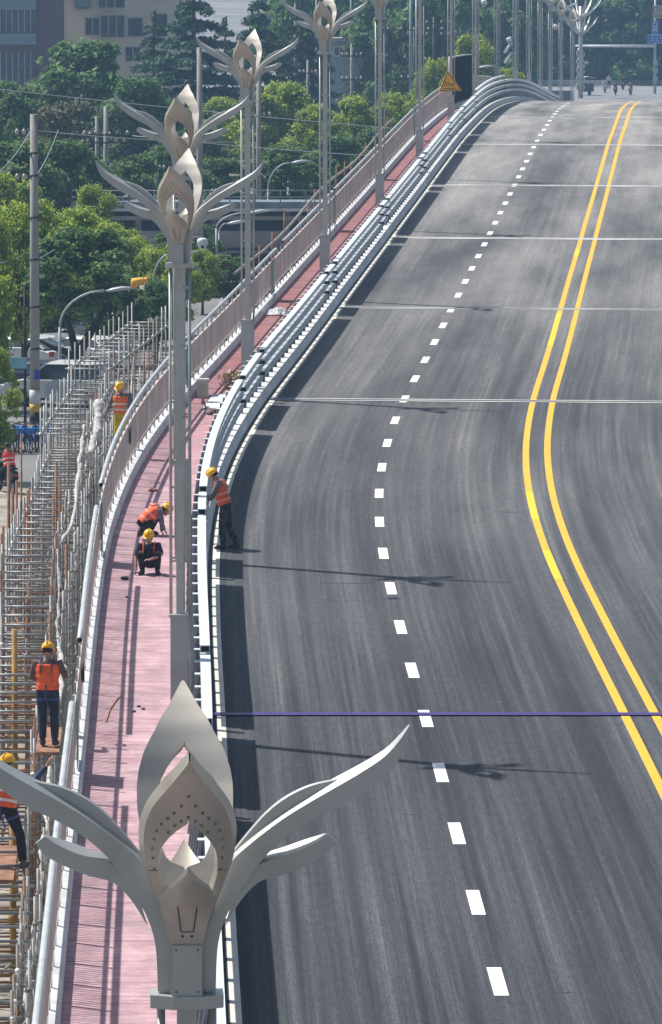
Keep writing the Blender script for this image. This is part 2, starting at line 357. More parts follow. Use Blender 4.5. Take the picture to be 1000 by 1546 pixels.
for i in range(len(rail_gaps)-1):
    a, b = rail_gaps[i]+.0, rail_gaps[i+1]
    short = (b-a) < 9.5 and b > 60
    off = -3.84
    B = thing("crash_barrier", barrier_words[i], "barrier", R(a, off, 0), 0, "white crash barrier sections along the road edge")
    org = R(a, off, 0)
    gap0 = .10
    e0, e1 = a+gap0, b-gap0
    for q, h in enumerate(RAILH):
        # the two lower rails stop a little short of the top one at the open ends
        m = MB(); dd = 0 if q == 0 else .05
        s_a, s_b = e0+dd, e1-(1.0 if b < 240 else .5)
        w = .085; hh = .062 if q == 0 else .060; lat = 0 if q == 0 else .01
        along(m, s_a, s_b, [(off-w+lat, h-hh), (off+w+lat, h-hh), (off+w+lat, h+hh), (off-w+lat, h+hh)], 1.5)
        m.v = [v-org for v in m.v]; ro = m.build("rail", M_rail if q == 0 else M_rail_shade, B)
        for se, sgn in ((s_a, -1), (s_b, 1)):
            c = MB(); c.v = [R(se+sgn*.006, off+lat+x*.068, h+z*.045)-org for x, z in ((-1, -1), (1, -1), (1, 1), (-1, 1))]; c.f = [(0, 1, 2, 3)]
            c.build("shaded_end_cap", M_hollow_shade, ro)  # black plate over the solid end paints the shade of a hollow rail
    if a == 238:
        m = MB(); along(m, e0, e1, [(off-.07, 1.58), (off+.07, 1.58), (off+.07, 1.68), (off-.07, 1.68)], 1.5); m.v = [v-org for v in m.v]; m.build("rail", M_rail, B)
    # joint sleeve towards the next section
    s = math.ceil(a/1.5)*1.5+.35
    while s < b:
        m = MB(); th = -heading(s)
        # H post: rear flange leaning, web, front flange, top cap
        for pr, s_lo, s_hi in ((((-.32, .2), (-.27, .2), (-.115, 1.36), (-.165, 1.36)), -.075, .075), (((-.11, .25), (-.085, .25), (-.085, 1.25), (-.11, 1.25)), -.075, .075), (((-.27, .2), (-.11, .25), (-.11, 1.34), (-.12, 1.34)), -.008, .008)):
            m.sweep([[R(s+s_lo, off+x, h)-org for x, h in pr], [R(s+s_hi, off+x, h)-org for x, h in pr]])
        m.build("post", M_post, B)
        m = MB(); m.sweep([[R(s+q_, off+x, h)-org for x, h in ((-.19, 1.365), (-.088, 1.365), (-.088, 1.38), (-.19, 1.38))] for q_ in (-.09, .09)]); m.build("post_cap", M_rail, B)
        s += 1.5
    # black nuts and clamps
# ================================================================= fence along the path
fo = -5.99
fence_cuts = [-20, 17.0, 45.6, 84.2, 116.8, 150.4, 183, 215, 261, 291, 340]
pipe_parts = [[(-20, 15.2)], [(22.7, 42.9)], [(47.1, 81.5)], [(84.2, 116.4)], [(119.4, 150.2)], [(151.2, 182.6)], [(183.4, 215)], [(216, 260.5)], [(0, 0)], [(291, 340)]]
pipe_parts[1] = [(22.7, 42.9)]; pipe_parts[3] = [(84.2, 119.2)]; pipe_parts[4] = [(122.6, 150.2)]
fwords = ["nearest pinkish walkway fence section with a round white top pipe", "fence section beside the squatting workers, part of its top pipe missing", "curving fence section in front of the worker outside it", "fence section on the bend behind the tall lamps", "straight fence section past the second teal panel",
 "fence section halfway up the red path", "fence section before the triangle sign lamp", "fence section ending at the dark blue screen", "pale fence section just past the dark screen", "farthest fence section beyond the crest"]
for i in range(len(fence_cuts)-1):
    if i == 8: continue      # the dark screen stands here instead
    a, b = fence_cuts[i], fence_cuts[i+1]; org = R(a, fo, 0)
    F = thing("walkway_fence", fwords[i], "fence", org, 0, "fence sections along the walkway")
    def put(m, name, mt, par=F): m.v = [v-org for v in m.v]; return m.build(name, mt, par)
    for (p0, p1) in pipe_parts[i]:
        m = MB(); m.tube([R(s, fo, 1.55) for s in frange(p0, p1, 1.5)], .050, 10); pp = put(m, "top_pipe", M_pipe)
        for se, sg in ((p0, -1), (p1, 1)):
            m = MB(); m.tube([R(se+sg*.004, fo, 1.55), R(se+sg*.008, fo, 1.55)], .042, 10); put(m, "shaded_end_cap", M_hollow_shade, pp)  # black disc on the pipe end, painted shade of its hollow
    m = MB(); along(m, a+.05, b-.05, [(fo-.025, 1.25), (fo+.025, 1.25), (fo+.025, 1.30), (fo-.025, 1.30)]); put(m, "upper_rail", M_fence)
    m = MB(); along(m, a+.05, b-.05, [(fo-.025, .42), (fo+.025, .42), (fo+.025, .46), (fo-.025, .46)]); put(m, "lower_rail", M_fence)
    m = MB(); s = a+.1
    while s < b-.1:
        p, q = R(s, fo, .43), R(s, fo, 1.28); m.box((p+q)/2, (.030, .022, .85), heading(s)); s += .15
    put(m, "pickets", M_fence)
    s = math.ceil(a/1.5)*1.5
    while s < b-.1:
        m = MB(); p = R(s, fo, .2); q = R(s, fo, 1.50); m.box((p+q)/2, (.04, .06, 1.30), heading(s)); put(m, "post", M_fence)
        s += 1.5
    if i > 0:
        m = MB(); m.sweep([[R(a+x, fo+.045+z, h) for z, h in ((0, .24), (.012, .24), (.012, 1.36), (0, 1.36))] for x in (-.2, .4, 1.0)]); put(m, "teal_panel", M_teal)
# small square clips on the fence face of the nearest section
# ================================================================= lotus street lamps
LAMP_O = -4.26
def lamp_parts(far=False):
    T = thing("lotus_street_lamp", "x", "street lamp", (0, 0, 0), 0, "lotus-shaped street lamps along the bridge")
    m = MB(); m.box((0, 0, 1.05), (.30, .30, 2.12)); m.box((0, 0, .02), (.42, .42, .05)); m.box((0, 0, 2.13), (.34, .34, .04)); m.build("pedestal", M_ped, T)
    m = MB(); m.box((0, 0, 5.05), (.125, .125, 5.95)); m.build("centre_post", M_lamp, T)
    for dx, dy in ((-.165, 0), (.165, 0), (0, .165), (0, -.165)):
        if dy < 0: continue
        m = MB(); m.tube([(dx, dy, 2.1), (dx, dy, 8.02)], .027 if dx else .05, 8); m.build("side_tube", M_lamp, T)
    for z in (3.1, 4.3, 5.5, 5.75, 6.7, 7.7):
        m = MB(); m.box((0, 0, z), (.33, .03, .035)); m.box((0, .08, z), (.03, .17, .035)); m.build("spacer", M_lamp, T)
    m = MB()
    poly = [(.235, -.12), (.235, .12), (.09, .20), (-.09, .20), (-.235, .12), (-.235, -.12), (-.09, -.20), (.09, -.20)]
    m.sweep([[(x, y, 8.02) for x, y in poly], [(x, y, 8.105) for x, y in poly]]); m.build("cap_plate", M_lamp, T)
    Z0 = 8.105
    def interp(tab, z):
        if z <= tab[0][0]: return tab[0][1]
        for (a, va), (b, vb) in zip(tab, tab[1:]):
            if z <= b: f = (z-a)/(b-a); f2 = f; return va*(1-f2)+vb*f2
        return tab[-1][1]
    OUT = [(0, .09), (.32, .10), (.55, .15), (.75, .25), (.95, .40), (1.15, .54), (1.3, .62), (1.45, .72), (1.58, .86), (1.68, 1.02)]
    # widths given against height
    W = [(0, .10), (.35, .105), (.48, .13), (.6, .165), (.74, .215), (.86, .255), (1.0, .278), (1.12, .280), (1.21, .268), (1.3, .238), (1.38, .190), (1.47, .125), (1.55, .072), (1.62, .030), (1.68, .0)]
    H = [(.60, 0), (.64, .13), (.70, .172), (.82, .19), (.95, .19), (1.03, .17), (1.10, .125), (1.16, .07), (1.21, .0)]
    def smooth_tab(tab, z):   # slight smoothing
        return (interp(tab, z-.02)+2*interp(tab, z)+interp(tab, z+.02))/4
    def petal(name, sgn, hs, hk=1.0, th=.075, rows=64, bev=.032):
        m = MB(); n_in = 3; z_end = 1.68; rowsL = []
        for k in range(rows+1):
            z = z_end*k/rows; w = max(smooth_tab(W, z), .004); zh = z/hk
            h = interp(H, zh) if .60 < zh < 1.21 else 0.0
            h = min(h, w*.78)
            o = smooth_tab(OUT, z); do = (smooth_tab(OUT, z+.02)-smooth_tab(OUT, z-.02))/.04
            ln = math.sqrt(1+do*do); ny, nz = 1/ln, -do/ln         # outward (front) normal in (out, z)
            bv = bev*min(1, w/.12); row = []
            for side in (-1, 1):
                F = []; B = []
                for j in range(n_in+1):
                    t = j/n_in; x = w+(h-w)*t; xb = (w+bv)+(max(0, h-(bv*.5 if h > 0 else 0))-(w+bv))*t
                    cup = .05*min(1, z)*(x/.28)**2
                    F.append((side*x, -sgn*(o-cup), Z0+z*hs)); B.append((side*xb, -sgn*(o-cup-th*ny), Z0+(z-th*nz)*hs))
                row.append((F, B, h))
            rowsL.append(row)
        idx = {}
        def V(p):
            key = (round(p[0], 5), round(p[1], 5), round(p[2], 5))
            if key not in idx: idx[key] = len(m.v); m.v.append(Vector(p))
            return idx[key]
        def Q(*ps):
            q = []
            for p in ps:
                i = V(p)
                if i not in q: q.append(i)
            if len(q) >= 3: m.f.append(tuple(q))
        for r0, r1 in zip(rowsL, rowsL[1:]):
            for sd_ in (0, 1):
                F0, B0, h0 = r0[sd_]; F1, B1, h1 = r1[sd_]
                for j in range(n_in):
                    Q(F0[j], F0[j+1], F1[j+1], F1[j]); Q(B0[j], B1[j], B1[j+1], B0[j+1])
                Q(F0[0], F1[0], B1[0], B0[0])
                if h0 > 0 or h1 > 0: Q(F0[-1], B0[-1], B1[-1], F1[-1])
        ob = m.build(name, M_lampin, T)
        for p in ob.data.polygons: p.use_smooth = True
        try: ob.data.set_sharp_from_angle(angle=math.radians(30))
        except Exception: pass
        return ob
    pf = petal("petal", 1, .97); pb = petal("petal", -1, 1.10, 1.12)
    # bolts on the front petal
    if not far:
        for z, x in [(1.40, 0), (1.33, -.045), (1.33, .045), (1.28, -.09), (1.28, .09), (1.24, -.13), (1.24, .13), (1.20, -.17), (1.20, .17), (1.15, -.2), (1.15, .2), (1.09, -.215), (1.09, .22), (1.02, -.225), (1.02, .225), (.95, -.22), (.95, .22), (.87, -.21), (.87, .21), (1.25, 0), (1.22, -.045), (1.22, .045), (1.19, -.085), (1.19, .085), (1.14, -.125), (1.14, .125)]:
            o = interp(OUT, z); m = MB(); y = -(o-.05*(x/.28)**2)-.062; zz = Z0+z*.97-.03
            m.tube([(x, y+.066, zz+.038), (x, y+.054, zz+.031)], .010, 6); m.build("bolt", M_post, pf)
    # small inner petals with a turned out point
    for sgn in (1, -1):
        m = bmesh.new(); tabW = [(0, .098), (.34, .10), (.5, .13), (.68, .168), (.74, .14), (.80, .075), (.86, .03), (.90, .004)]; tabO = [(0, .125), (.34, .125), (.5, .17), (.62, .24), (.72, .35), (.82, .50), (.90, .60)]
        prev = None
        for k in range(31):
            z = .90*k/30; w = interp(tabW, z); o = interp(tabO, z)
            row = [m.verts.new((w*t, -sgn*(o-.10*(max(0, z-.5)/.4)*(t*w/.168)**2), Z0+z)) for t in (-1, -.66, -.33, 0, .33, .66, 1)]
            if prev:
                for j in range(6): m.faces.new((prev[j], prev[j+1], row[j+1], row[j]))
            prev = row
        bmesh.ops.recalc_face_normals(m, faces=m.faces); bmesh.ops.solidify(m, geom=list(m.faces), thickness=.045); bmesh.ops.recalc_face_normals(m, faces=m.faces)
        me = bpy.data.meshes.new("inner_petal"); m.to_mesh(me); m.free(); me.materials.append(M_lampin)
        for p in me.polygons: p.use_smooth = True
        try: me.set_sharp_from_angle(angle=math.radians(35))
        except Exception: pass
        ob = bpy.data.objects.new("inner_petal", me); COL.objects.link(ob); ob.parent = T
        if sgn == 1:
            m = MB(); y = -.185
            for a, b in (((-.065, .62), (-.04, .42)), ((.065, .62), (.04, .42)), ((-.04, .42), (.04, .42))):
                ya, yb = -interp(tabO, a[1])-.046, -interp(tabO, b[1])-.046
                m.bar((a[0], ya, Z0+a[1]), (b[0], yb, Z0+b[1]), .006, .006)
            m.build("panel_seam", M_dark, ob)
            m = MB(); ya = -interp(tabO, .70)-.046; m.bar((-.09, ya, Z0+.70), (.09, ya, Z0+.70), .006, .006); m.build("slot", M_dark, ob)
            for x, z in ((-.03, .39), (.03, .39)): m = MB(); m.tube([(x, -.15, Z0+z), (x, -.19, Z0+z)], .009, 6); m.build("bolt", M_dark, ob)
            m = MB(); m.box((0, -.178, Z0+.165), (.19, .012, .33)); pl = m.build("cover_plate", M_lamp, ob)
            for x, z in ((-.07, .03), (.07, .03), (-.07, .3), (.07, .3)): m = MB(); m.tube([(x, -.18, Z0+z), (x, -.19, Z0+z)], .006, 6); m.build("screw", M_dark, ob)
    m = MB(); m.sweep([[(x*w, y*d, Z0+z) for x, y in ((-1, -1), (1, -1), (1, 1), (-1, 1))] for z, w, d in ((0, .09, .10), (.4, .09, .11), (.62, .12, .16))]); m.build("core", M_lamp, T)
    # side arms: long double blade and short blade
    K = 1/234.0
    def pp(pts): return [((x-286)*K, (1490-y)*K) for x, y in pts]
    up = pp([(305, 1487), (309, 1425), (316, 1375), (330, 1332), (352, 1293), (385, 1262), (430, 1228), (470, 1203), (510, 1180), (548, 1158), (585, 1133), (608, 1107), (621, 1087)])
    lo = pp([(329.5, 1487), (332, 1425), (341, 1385), (357, 1352), (378, 1319), (404, 1284), (436, 1255), (478, 1229), (522, 1208), (562, 1181), (596, 1152), (614, 1120), (623, 1089)])
    u2 = pp([(326, 1345), (336, 1318), (354, 1284), (378, 1253), (408, 1220), (438, 1197), (474, 1180), (515, 1170), (548, 1156)])
    l2 = pp([(329, 1350), (343, 1322), (362, 1292), (390, 1262), (424, 1231), (455, 1208), (488, 1190), (520, 1176), (550, 1159)])
    us = pp([(358, 1345), (371, 1318), (387, 1300), (410, 1291), (438, 1283), (465, 1272), (484, 1262), (498, 1252)])
    ls = pp([(345, 1388), (364, 1356), (382, 1334), (401, 1320), (430, 1313), (465, 1299), (496, 1282), (512, 1263)])
    def fine(P):
        out = []
        for k in range(len(P)-1):
            p0 = P[max(0, k-1)]; p1 = P[k]; p2 = P[k+1]; p3 = P[min(len(P)-1, k+2)]
            for q in range(4):
                t = q/4; out.append(tuple(.5*((2*p1[i])+(-p0[i]+p2[i])*t+(2*p0[i]-5*p1[i]+4*p2[i]-p3[i])*t*t+(-p0[i]+3*p1[i]-3*p2[i]+p3[i])*t**3) for i in (0, 1)))
        out.append(P[-1]); return out
    def blade(U, Lw, y0, y1, sx, taper=True, lift=.05):
        U, Lw = fine(U), fine(Lw); m = MB(); n = len(U); rings = []
        for k in range(n):
            f = k/(n-1); yy0, yy1 = y0, y1
            if taper: c = (y0+y1)/2; q = 1-.55*f; yy0 = c+(y0-c)*q; yy1 = c+(y1-c)*q
            (ux, uz), (lx, lz) = U[k], Lw[k]
            lf = lift*math.sin(math.pi*min(1, max(0, (f-.12)/.88)))**.8 if f < .98 else 0
            rings.append([(sx*ux, yy0, Z0+uz), (sx*lx, yy0, Z0+lz), (sx*(lx-lf*.2), yy1+lf, Z0+lz+lf*.5), (sx*(ux-lf*.35), yy1+lf*1.5, Z0+uz+lf)])
        m.sweep(rings); return m
    for z_ in (.36, .86):
        o_z = interp(OUT, z_); wz = interp(W, z_)-.01; xs_ = ((-wz, wz),) if z_ < .6 else ((-wz, -interp(H, z_)), (interp(H, z_), wz))
        for xa_, xb_ in xs_: m = MB(); m.bar((xa_, -(o_z-.05*min(1, z_)*(xa_/.28)**2)-.001, Z0+z_*.97), (xb_, -(o_z-.05*min(1, z_)*(xb_/.28)**2)-.001, Z0+z_*.97), .006, .004); m.build("weld_seam", M_post, pf)
    for sx in (1, -1):
        arm = blade(up, lo, -.06, .035, sx, True, .042).build("long_arm", M_lamp, T)
        blade(u2, l2, .02, .07, sx, True, .008).build("second_blade", M_lamp, arm)
        blade(us, ls, -.04, .04, sx, True, .04).build("short_arm", M_lamp, T)
    return T
LAMPS = [(-42.42, -2, "nearest lotus street lamp, its big petals and arms seen from above in front"), (21.6, 8.5, "lotus lamp beside the two squatting workers, its head below another lamp's head"),
 (46.6, 6.5, "lotus lamp whose head rises just above the head of the lamp in front of it"), (83.9, 12, "lotus lamp standing past the grey box on the red path"), (117.5, 10, "lotus lamp with its pedestal beside the exposed barrier posts"),
 (151.5, 9, "lotus lamp halfway up the red path, its head cut by the photo's top edge"), (184.4, 8, "slim lotus lamp just before the triangle sign lamp"), (217.5, 8, "lotus lamp post carrying the orange triangle sign"),
 (250.1, 8, "lotus lamp post at the right edge of the dark blue screen"), (282.7, 8, "first lamp post past the dark blue screen"), (314.3, 8, "second lamp post past the dark screen, carrying a white camera"),
 (346.1, 8, "third lamp post past the dark screen"), (377.7, 8, "fourth lamp post past the dark screen"), (409.0, 8, "fifth lamp post past the dark screen, its head in view at the top"), (441, 8, "sixth lamp post beyond the crest with its whole lotus head in view"), (476, 8, "farthest lotus lamp with a small low head beyond the crest")]
_LN = lamp_parts(False)
for i, (s, rot, lab) in enumerate(LAMPS):
    o = _LN if i == 0 else dup(_LN); rot = -rot*1.0 if i else 2.6
    o.location = R(s, LAMP_O, 0); o.rotation_euler = (0, 0, math.radians(rot)); o['label'] = lab
bpy.context.view_layer.update()
# ================================================================= people
M_skin = mat("skin", (.42, .23, .15), .6, var=.12, scale=9)
M_vest = mat("orange_vest", (.90, .12, .035), .75, var=.2, scale=9); M_vest2 = mat("deep_orange_vest", (.85, .17, .03), .75, var=.2, scale=9)
M_strip = mat("reflective_strip", (.72, .66, .58), .4, var=.1)
M_strip2 = mat("coral_strip", (.95, .35, .28), .4, var=.1)
M_helm = mat("yellow_helmet", (.90, .46, .01), .28, var=.05, scale=4)
M_navy = mat("navy_cloth", (.020, .026, .045), .85, var=.4, scale=6); M_black = mat("black_cloth", (.014, .014, .017), .9, var=.4, scale=6)
M_greyc = mat("grey_cloth", (.16, .165, .18), .85, var=.3, scale=6); M_camo = mat("dark_patterned_cloth", (.012, .014, .02), .9, scale=14, col2=(.07, .075, .09), thr=(.45, .55))
M_shoe = mat("worn_shoes", (.06, .045, .035), .8, var=.4); M_hair = mat("black_hair", (.008, .008, .008), .7); M_eye = mat("dark_eye", (.01, .008, .007), .4)
M_glove = mat("grey_glove", (.10, .11, .12), .9, var=.3, scale=20); M_lip = mat("lips", (.30, .12, .09), .6); M_jean = mat("blue_work_cloth", (.025, .05, .11), .85, var=.35, scale=6)
M_harn = mat("harness_strap", (.04, .06, .20), .7)
def remesh(o, vox, sm=4):
    m = o.modifiers.new("remesh", 'REMESH'); m.mode = 'VOXEL'; m.voxel_size = vox; m.use_smooth_shade = True
    if sm: k = o.modifiers.new("smooth", 'SMOOTH'); k.factor = .5; k.iterations = sm
    return o
def limb(m, pts, rs, n=10, flat=None): m.tube(pts, rs, n, flat=flat)
def lerp(a, b, t): return Vector(a)*(1-t)+Vector(b)*t
def hand_mesh(m, wrist, direction, palm, side, curl=.5, k=1.0):
    """palm, four curled unequal fingers and a thumb leaving the side of the palm"""
    d = Vector(direction).normalized(); pn = Vector(palm); pn = (pn-d*pn.dot(d)).normalized(); x = d.cross(pn).normalized()*side
    w = Vector(wrist); pe = w+d*.085*k
    m.tube([w-d*.02, w+d*.02, w+d*.05*k, pe], [.022, .028, .033, .030], 8, flat=(1.15, .55), up=tuple(pn))
    for q, (off, ln) in enumerate(((-.028, .065), (-.0095, .078), (.0095, .072), (.027, .056))):
        p = pe+x*off*k; a = 0; pts = [p-d*.01]; seg = ln/3*k; cur = d.copy()
        for j in range(3):
            a = curl*(.55+.25*q*.3)*(.8 if j == 0 else 1.0)
            cur = (cur*math.cos(a)+pn*math.sin(a)).normalized(); p = p+cur*seg; pts.append(p.copy())
        m.tube(pts, [.0095, .009, .008, .0065], 6)
    t0 = w+d*.025-x*.024*k; td = (d*.6-x*.75+pn*.35).normalized()
    m.tube([t0, t0+td*.03*k, t0+td*.03*k+(td*.6+d*.4+pn*.4).normalized()*.032*k], [.012, .0105, .008], 6)
def person(label, loc, rz, J, group=None, shirt=None, trousers=None, vest=M_vest, stripe=M_strip, gloves=False, short=False, helmet=True, vopen=False, harness=False, facing=None, legs=True, low=False):
    T = thing("person", label, "person", loc, rz, group); V = {k: Vector(v) for k, v in J.items() if isinstance(v, tuple)}
    pel, che, nec, hed = V['pelvis'], V['chest'], V['neck'], V['head']
    look = Vector(J.get('look', (0, 1, 0))).normalized(); upv = Vector(J.get('headup', (0, 0, 1))).normalized()
    rt = look.cross(upv).normalized(); upv = rt.cross(look).normalized()
    fwd_t = Vector(J.get('front', (0, 1, 0))).normalized()
    def torso(m, g, lo=0.0, hi=1.0):
        a = pel; b = nec; ax_ = (b-a); side_ = (V['shR']-V['shL']).normalized()
        P = [(-.06, .15, .105), (.0, .165, .115), (.22, .15, .11), (.45, .16, .115), (.68, .185, .12), (.86, .175, .10), (.97, .09, .07)]
        P = [q for q in P if lo <= q[0] <= hi]
        rings = []
        for t, w, d in P:
            mid = a.lerp(b, t); c1 = a.lerp(che, min(1, max(0, t/.6))) if t < .6 else che.lerp(b, (t-.6)/.4); c = c1
            tang = ((che-a) if t < .6 else (b-che)).normalized(); sx = (side_-tang*side_.dot(tang)).normalized(); fy = tang.cross(sx).normalized()
            rings.append([c+sx*((w+g)*math.cos(q))+fy*((d+g)*math.sin(q)) for q in [2*math.pi*k/14 for k in range(14)]])
        m.sweep(rings, smooth=True)
        return rings
    # ---- body: one continuous surface
    m = MB(); torso(m, -.012)
    m.tube([che.lerp(nec, .8), nec, nec.lerp(hed, .45)], [.062, .055, .054], 10)
    hp = hed
    n = 12; rings = []
    for t, w, d, off in ((-1, .035, .04, .03), (-.8, .052, .062, .026), (-.5, .066, .082, .012), (-.15, .074, .094, 0), (.2, .078, .098, -.004), (.55, .072, .09, -.006), (.85, .05, .06, -.008), (1.0, .015, .02, -.008)):
        c = hp+upv*t*.115+look*off; rings.append([c+rt*(w*math.cos(q))+look*(d*math.sin(q)) for q in [2*math.pi*k/n for k in range(n)]])
    m.sweep(rings, smooth=True)
    m.tube([hp+look*.085+upv*.02, hp+look*.105-upv*.02, hp+look*.118-upv*.035, hp+look*.09-upv*.045], [.008, .012, .015, .012], 6)
    for sg in (-1, 1): m.sphere(hp+rt*sg*.078-upv*.01, .028, 6, 5, (.5, .8, 1.1))
    for sd_, nm in ((-1, 'L'), (1, 'R')):
        sh, el, wr = V['sh'+nm], V['el'+nm], V['wr'+nm]
        m.tube([sh-(el-sh).normalized()*.02, sh.lerp(el, .3), el, el.lerp(wr, .3), wr], [.052, .047, .038, .037, .026], 10)
        hd = Vector(J.get('hand'+nm, tuple((wr-el).normalized()))); pn = Vector(J.get('palm'+nm, (0, 0, -1)))
        if not gloves: hand_mesh(m, wr, hd, pn, sd_, J.get('curl', .5))
        hi, kn, an = V['hip'+nm], V['kn'+nm], V['an'+nm]
        m.tube([hi, hi.lerp(kn, .3), kn, kn.lerp(an, .3), an], [.082, .078, .052, .052, .036], 10)
        to = V['to'+nm]; m.tube([an, an.lerp(to, .4)-Vector((0, 0, .02)), to], [.036, .034, .025], 8)
    body = remesh(m.build("body", M_skin, T), .016 if low else .0085, 3)
    # face
    if not low:
        for sg in (-1, 1):
            e = MB(); e.sphere(hp+rt*sg*.031+look*.083+upv*.018, .0095, 6, 5); e.build("eye", M_eye, body)
        e = MB(); e.tube([hp+look*.092-upv*.062-rt*.022, hp+look*.098-upv*.060, hp+look*.092-upv*.062+rt*.022], [.004, .007, .004], 6); e.build("mouth", M_lip, body)
    h = MB(); rings = []
    for t, w in ((-.35, .074), (-.05, .084), (.3, .088), (.7, .075), (1.0, .04)):
        c = hp+upv*t*.115-look*(.022 if t < .3 else .012); rings.append([c+rt*(w*math.cos(q))+look*((w+.014)*math.sin(q)) for q in [2*math.pi*k/12 for k in range(12)]])
    h.sweep(rings, smooth=True); h.build("hair", M_hair, T)
    # trousers
    if trousers and legs:
        m = MB(); a = pel; side_ = (V['hipR']-V['hipL']).normalized(); tang = (che-pel).normalized()
        m.tube([pel-tang*.10, pel-tang*.02, pel+tang*.10, pel+tang*.16], [.13, .165, .162, .150], 14, flat=(1, .76), up=tuple(side_.cross(tang)))
        for nm in 'LR':
            hi, kn, an = V['hip'+nm], V['kn'+nm], V['an'+nm]; e = an.lerp(kn, .08)
            m.tube([hi+(hi-kn).normalized()*.03, hi.lerp(kn, .35), hi.lerp(kn, .75), kn, kn.lerp(an, .4), e], [.105, .102, .082, .075, .076, .062], 12)
        remesh(m.build("trousers", trousers, T), .016 if low else .011, 4)
    for nm in 'LR':
        an, to = V['an'+nm], V['to'+nm]; d = (to-an); d.z = min(d.z, 0); f = d.normalized()
        m = MB(); m.tube([an+Vector((0, 0, .035)), an, an-Vector((0, 0, .035))-f*.01], [.05, .052, .05], 8)
        m.tube([an-Vector((0, 0, .055))-f*.06, an-Vector((0, 0, .05)), to-f*.05-Vector((0, 0, 0)), to+f*.03-Vector((0, 0, .008))], [.040, .048, .046, .03], 10)
        remesh(m.build("shoe", M_shoe, T), .012, 2)
    # shirt with sleeves
    if shirt:
        m = MB(); torso(m, .012, -.03, .99)
        for nm in 'LR':
            sh, el, wr = V['sh'+nm], V['el'+nm], V['wr'+nm]
            if short: m.tube([sh-(el-sh).normalized()*.03, sh.lerp(el, .35), sh.lerp(el, .85)], [.074, .068, .062], 10)
            else: m.tube([sh-(el-sh).normalized()*.03, sh.lerp(el, .35), el, el.lerp(wr, .4), el.lerp(wr, .93)], [.074, .066, .055, .05, .038], 10)
        remesh(m.build("shirt", shirt, T), .016 if low else .011, 3)
    if gloves:
        for sd_, nm in ((-1, 'L'), (1, 'R')):
            el, wr = V['el'+nm], V['wr'+nm]; m = MB(); hand_mesh(m, wr, Vector(J.get('hand'+nm, tuple((wr-el).normalized()))), Vector(J.get('palm'+nm, (0, 0, -1))), sd_, J.get('curl', .5), 1.1); m.build("glove", M_glove, T, smooth=True)
    if vest:
        m = MB(); rg = torso(m, .038, .0, .90); vo = remesh(m.build("vest", vest, T), .012, 2)
        side_ = (V['shR']-V['shL']).normalized()
        for t, w, d in ((.20, .15+.052, .11+.052), (.48, .163+.052, .117+.052)):
            c = pel.lerp(che, t/.6); tang = (che-pel).normalized(); sx = (side_-tang*side_.dot(tang)).normalized(); fy = tang.cross(sx).normalized()
            r = MB(); r.sweep([[c+tang*z+sx*((w-.004)*math.cos(q))+fy*((d-.004)*math.sin(q)) for q in [2*math.pi*k/18 for k in range(18)]] for z in (-.022, .022)], smooth=True, caps=False); r.build("reflective_band", stripe, vo)
        for sg in (-1, 1):
            r = MB(); tang = (nec-che).normalized(); sx = (side_-tang*side_.dot(tang)).normalized(); fy = tang.cross(sx).normalized()
            p0 = che+sx*sg*.10; p1 = che.lerp(nec, .85)+sx*sg*.10
            r.tube([p0+fy*.158, p1+fy*.13, p1+tang*.04, p1-fy*.13, p0-fy*.158], [.02]*5, 6, flat=(1, .3), up=tuple(sx)); r.build("shoulder_strap", M_strip2 if not harness else M_harn, vo)
    if harness:
        m = MB(); side_ = (V['hipR']-V['hipL']).normalized(); tang = (che-pel).normalized(); fy = tang.cross(side_).normalized(); c = pel+tang*.10
        m.sweep([[c+tang*z+side_*(.185*math.cos(q))+fy*(.145*math.sin(q)) for q in [2*math.pi*k/18 for k in range(18)]] for z in (-.025, .025)], caps=False)
        for nm in 'LR':
            hi, kn = V['hip'+nm], V['kn'+nm]; c2 = hi.lerp(kn, .28); ax_ = (kn-hi).normalized(); s1 = (side_-ax_*side_.dot(ax_)).normalized(); s2 = ax_.cross(s1)
            m.sweep([[c2+ax_*z+s1*(.108*math.cos(q))+s2*(.108*math.sin(q)) for q in [2*math.pi*k/12 for k in range(12)]] for z in (-.02, .02)], caps=False)
        m.tube([c-fy*.15, c-fy*.17-Vector((0, 0, .25)), c-fy*.14-Vector((0, 0, .42))+side_*.05], .012, 6); m.build("safety_harness", M_harn, T)
    if helmet:
        m = MB(); rings = []; tl = (upv*.97-look*.0).normalized()
        for t, w, d in ((.02, .128, .158), (.035, .118, .142), (.05, .110, .132), (.30, .110, .130), (.6, .098, .116), (.85, .07, .085), (1.0, .03, .036), (1.03, .005, .005)):
            c = hp+tl*(.025+t*.135)+look*(.012 if t < .04 else 0); rings.append([c+rt*(w*math.cos(q))+look*(d*math.sin(q)) for q in [2*math.pi*k/20 for k in range(20)]])
        m.sweep(rings, smooth=True); ho = m.build("helmet", M_helm, T)
        r = MB(); r.tube([hp+tl*.10+look*.125, hp+tl*.15+look*.085, hp+tl*.168, hp+tl*.15-look*.085, hp+tl*.10-look*.125], .011, 6); r.build("ridge", M_helm, ho)
        if not low:
            r = MB(); r.sphere(hp+tl*.085+look*.128, .016, 8, 5, (1, .4, 1)); r.build("badge", mat_red, ho)
            for sg in (-1, 1):
                r = MB(); r.tube([hp+rt*sg*.09+tl*.03, hp+rt*sg*.07-tl*.06+look*.02, hp-tl*.12+look*.05], .005, 5); r.build("chin_strap", M_black, ho)
    return T
mat_red = mat("red_badge", (.5, .03, .03), .5)
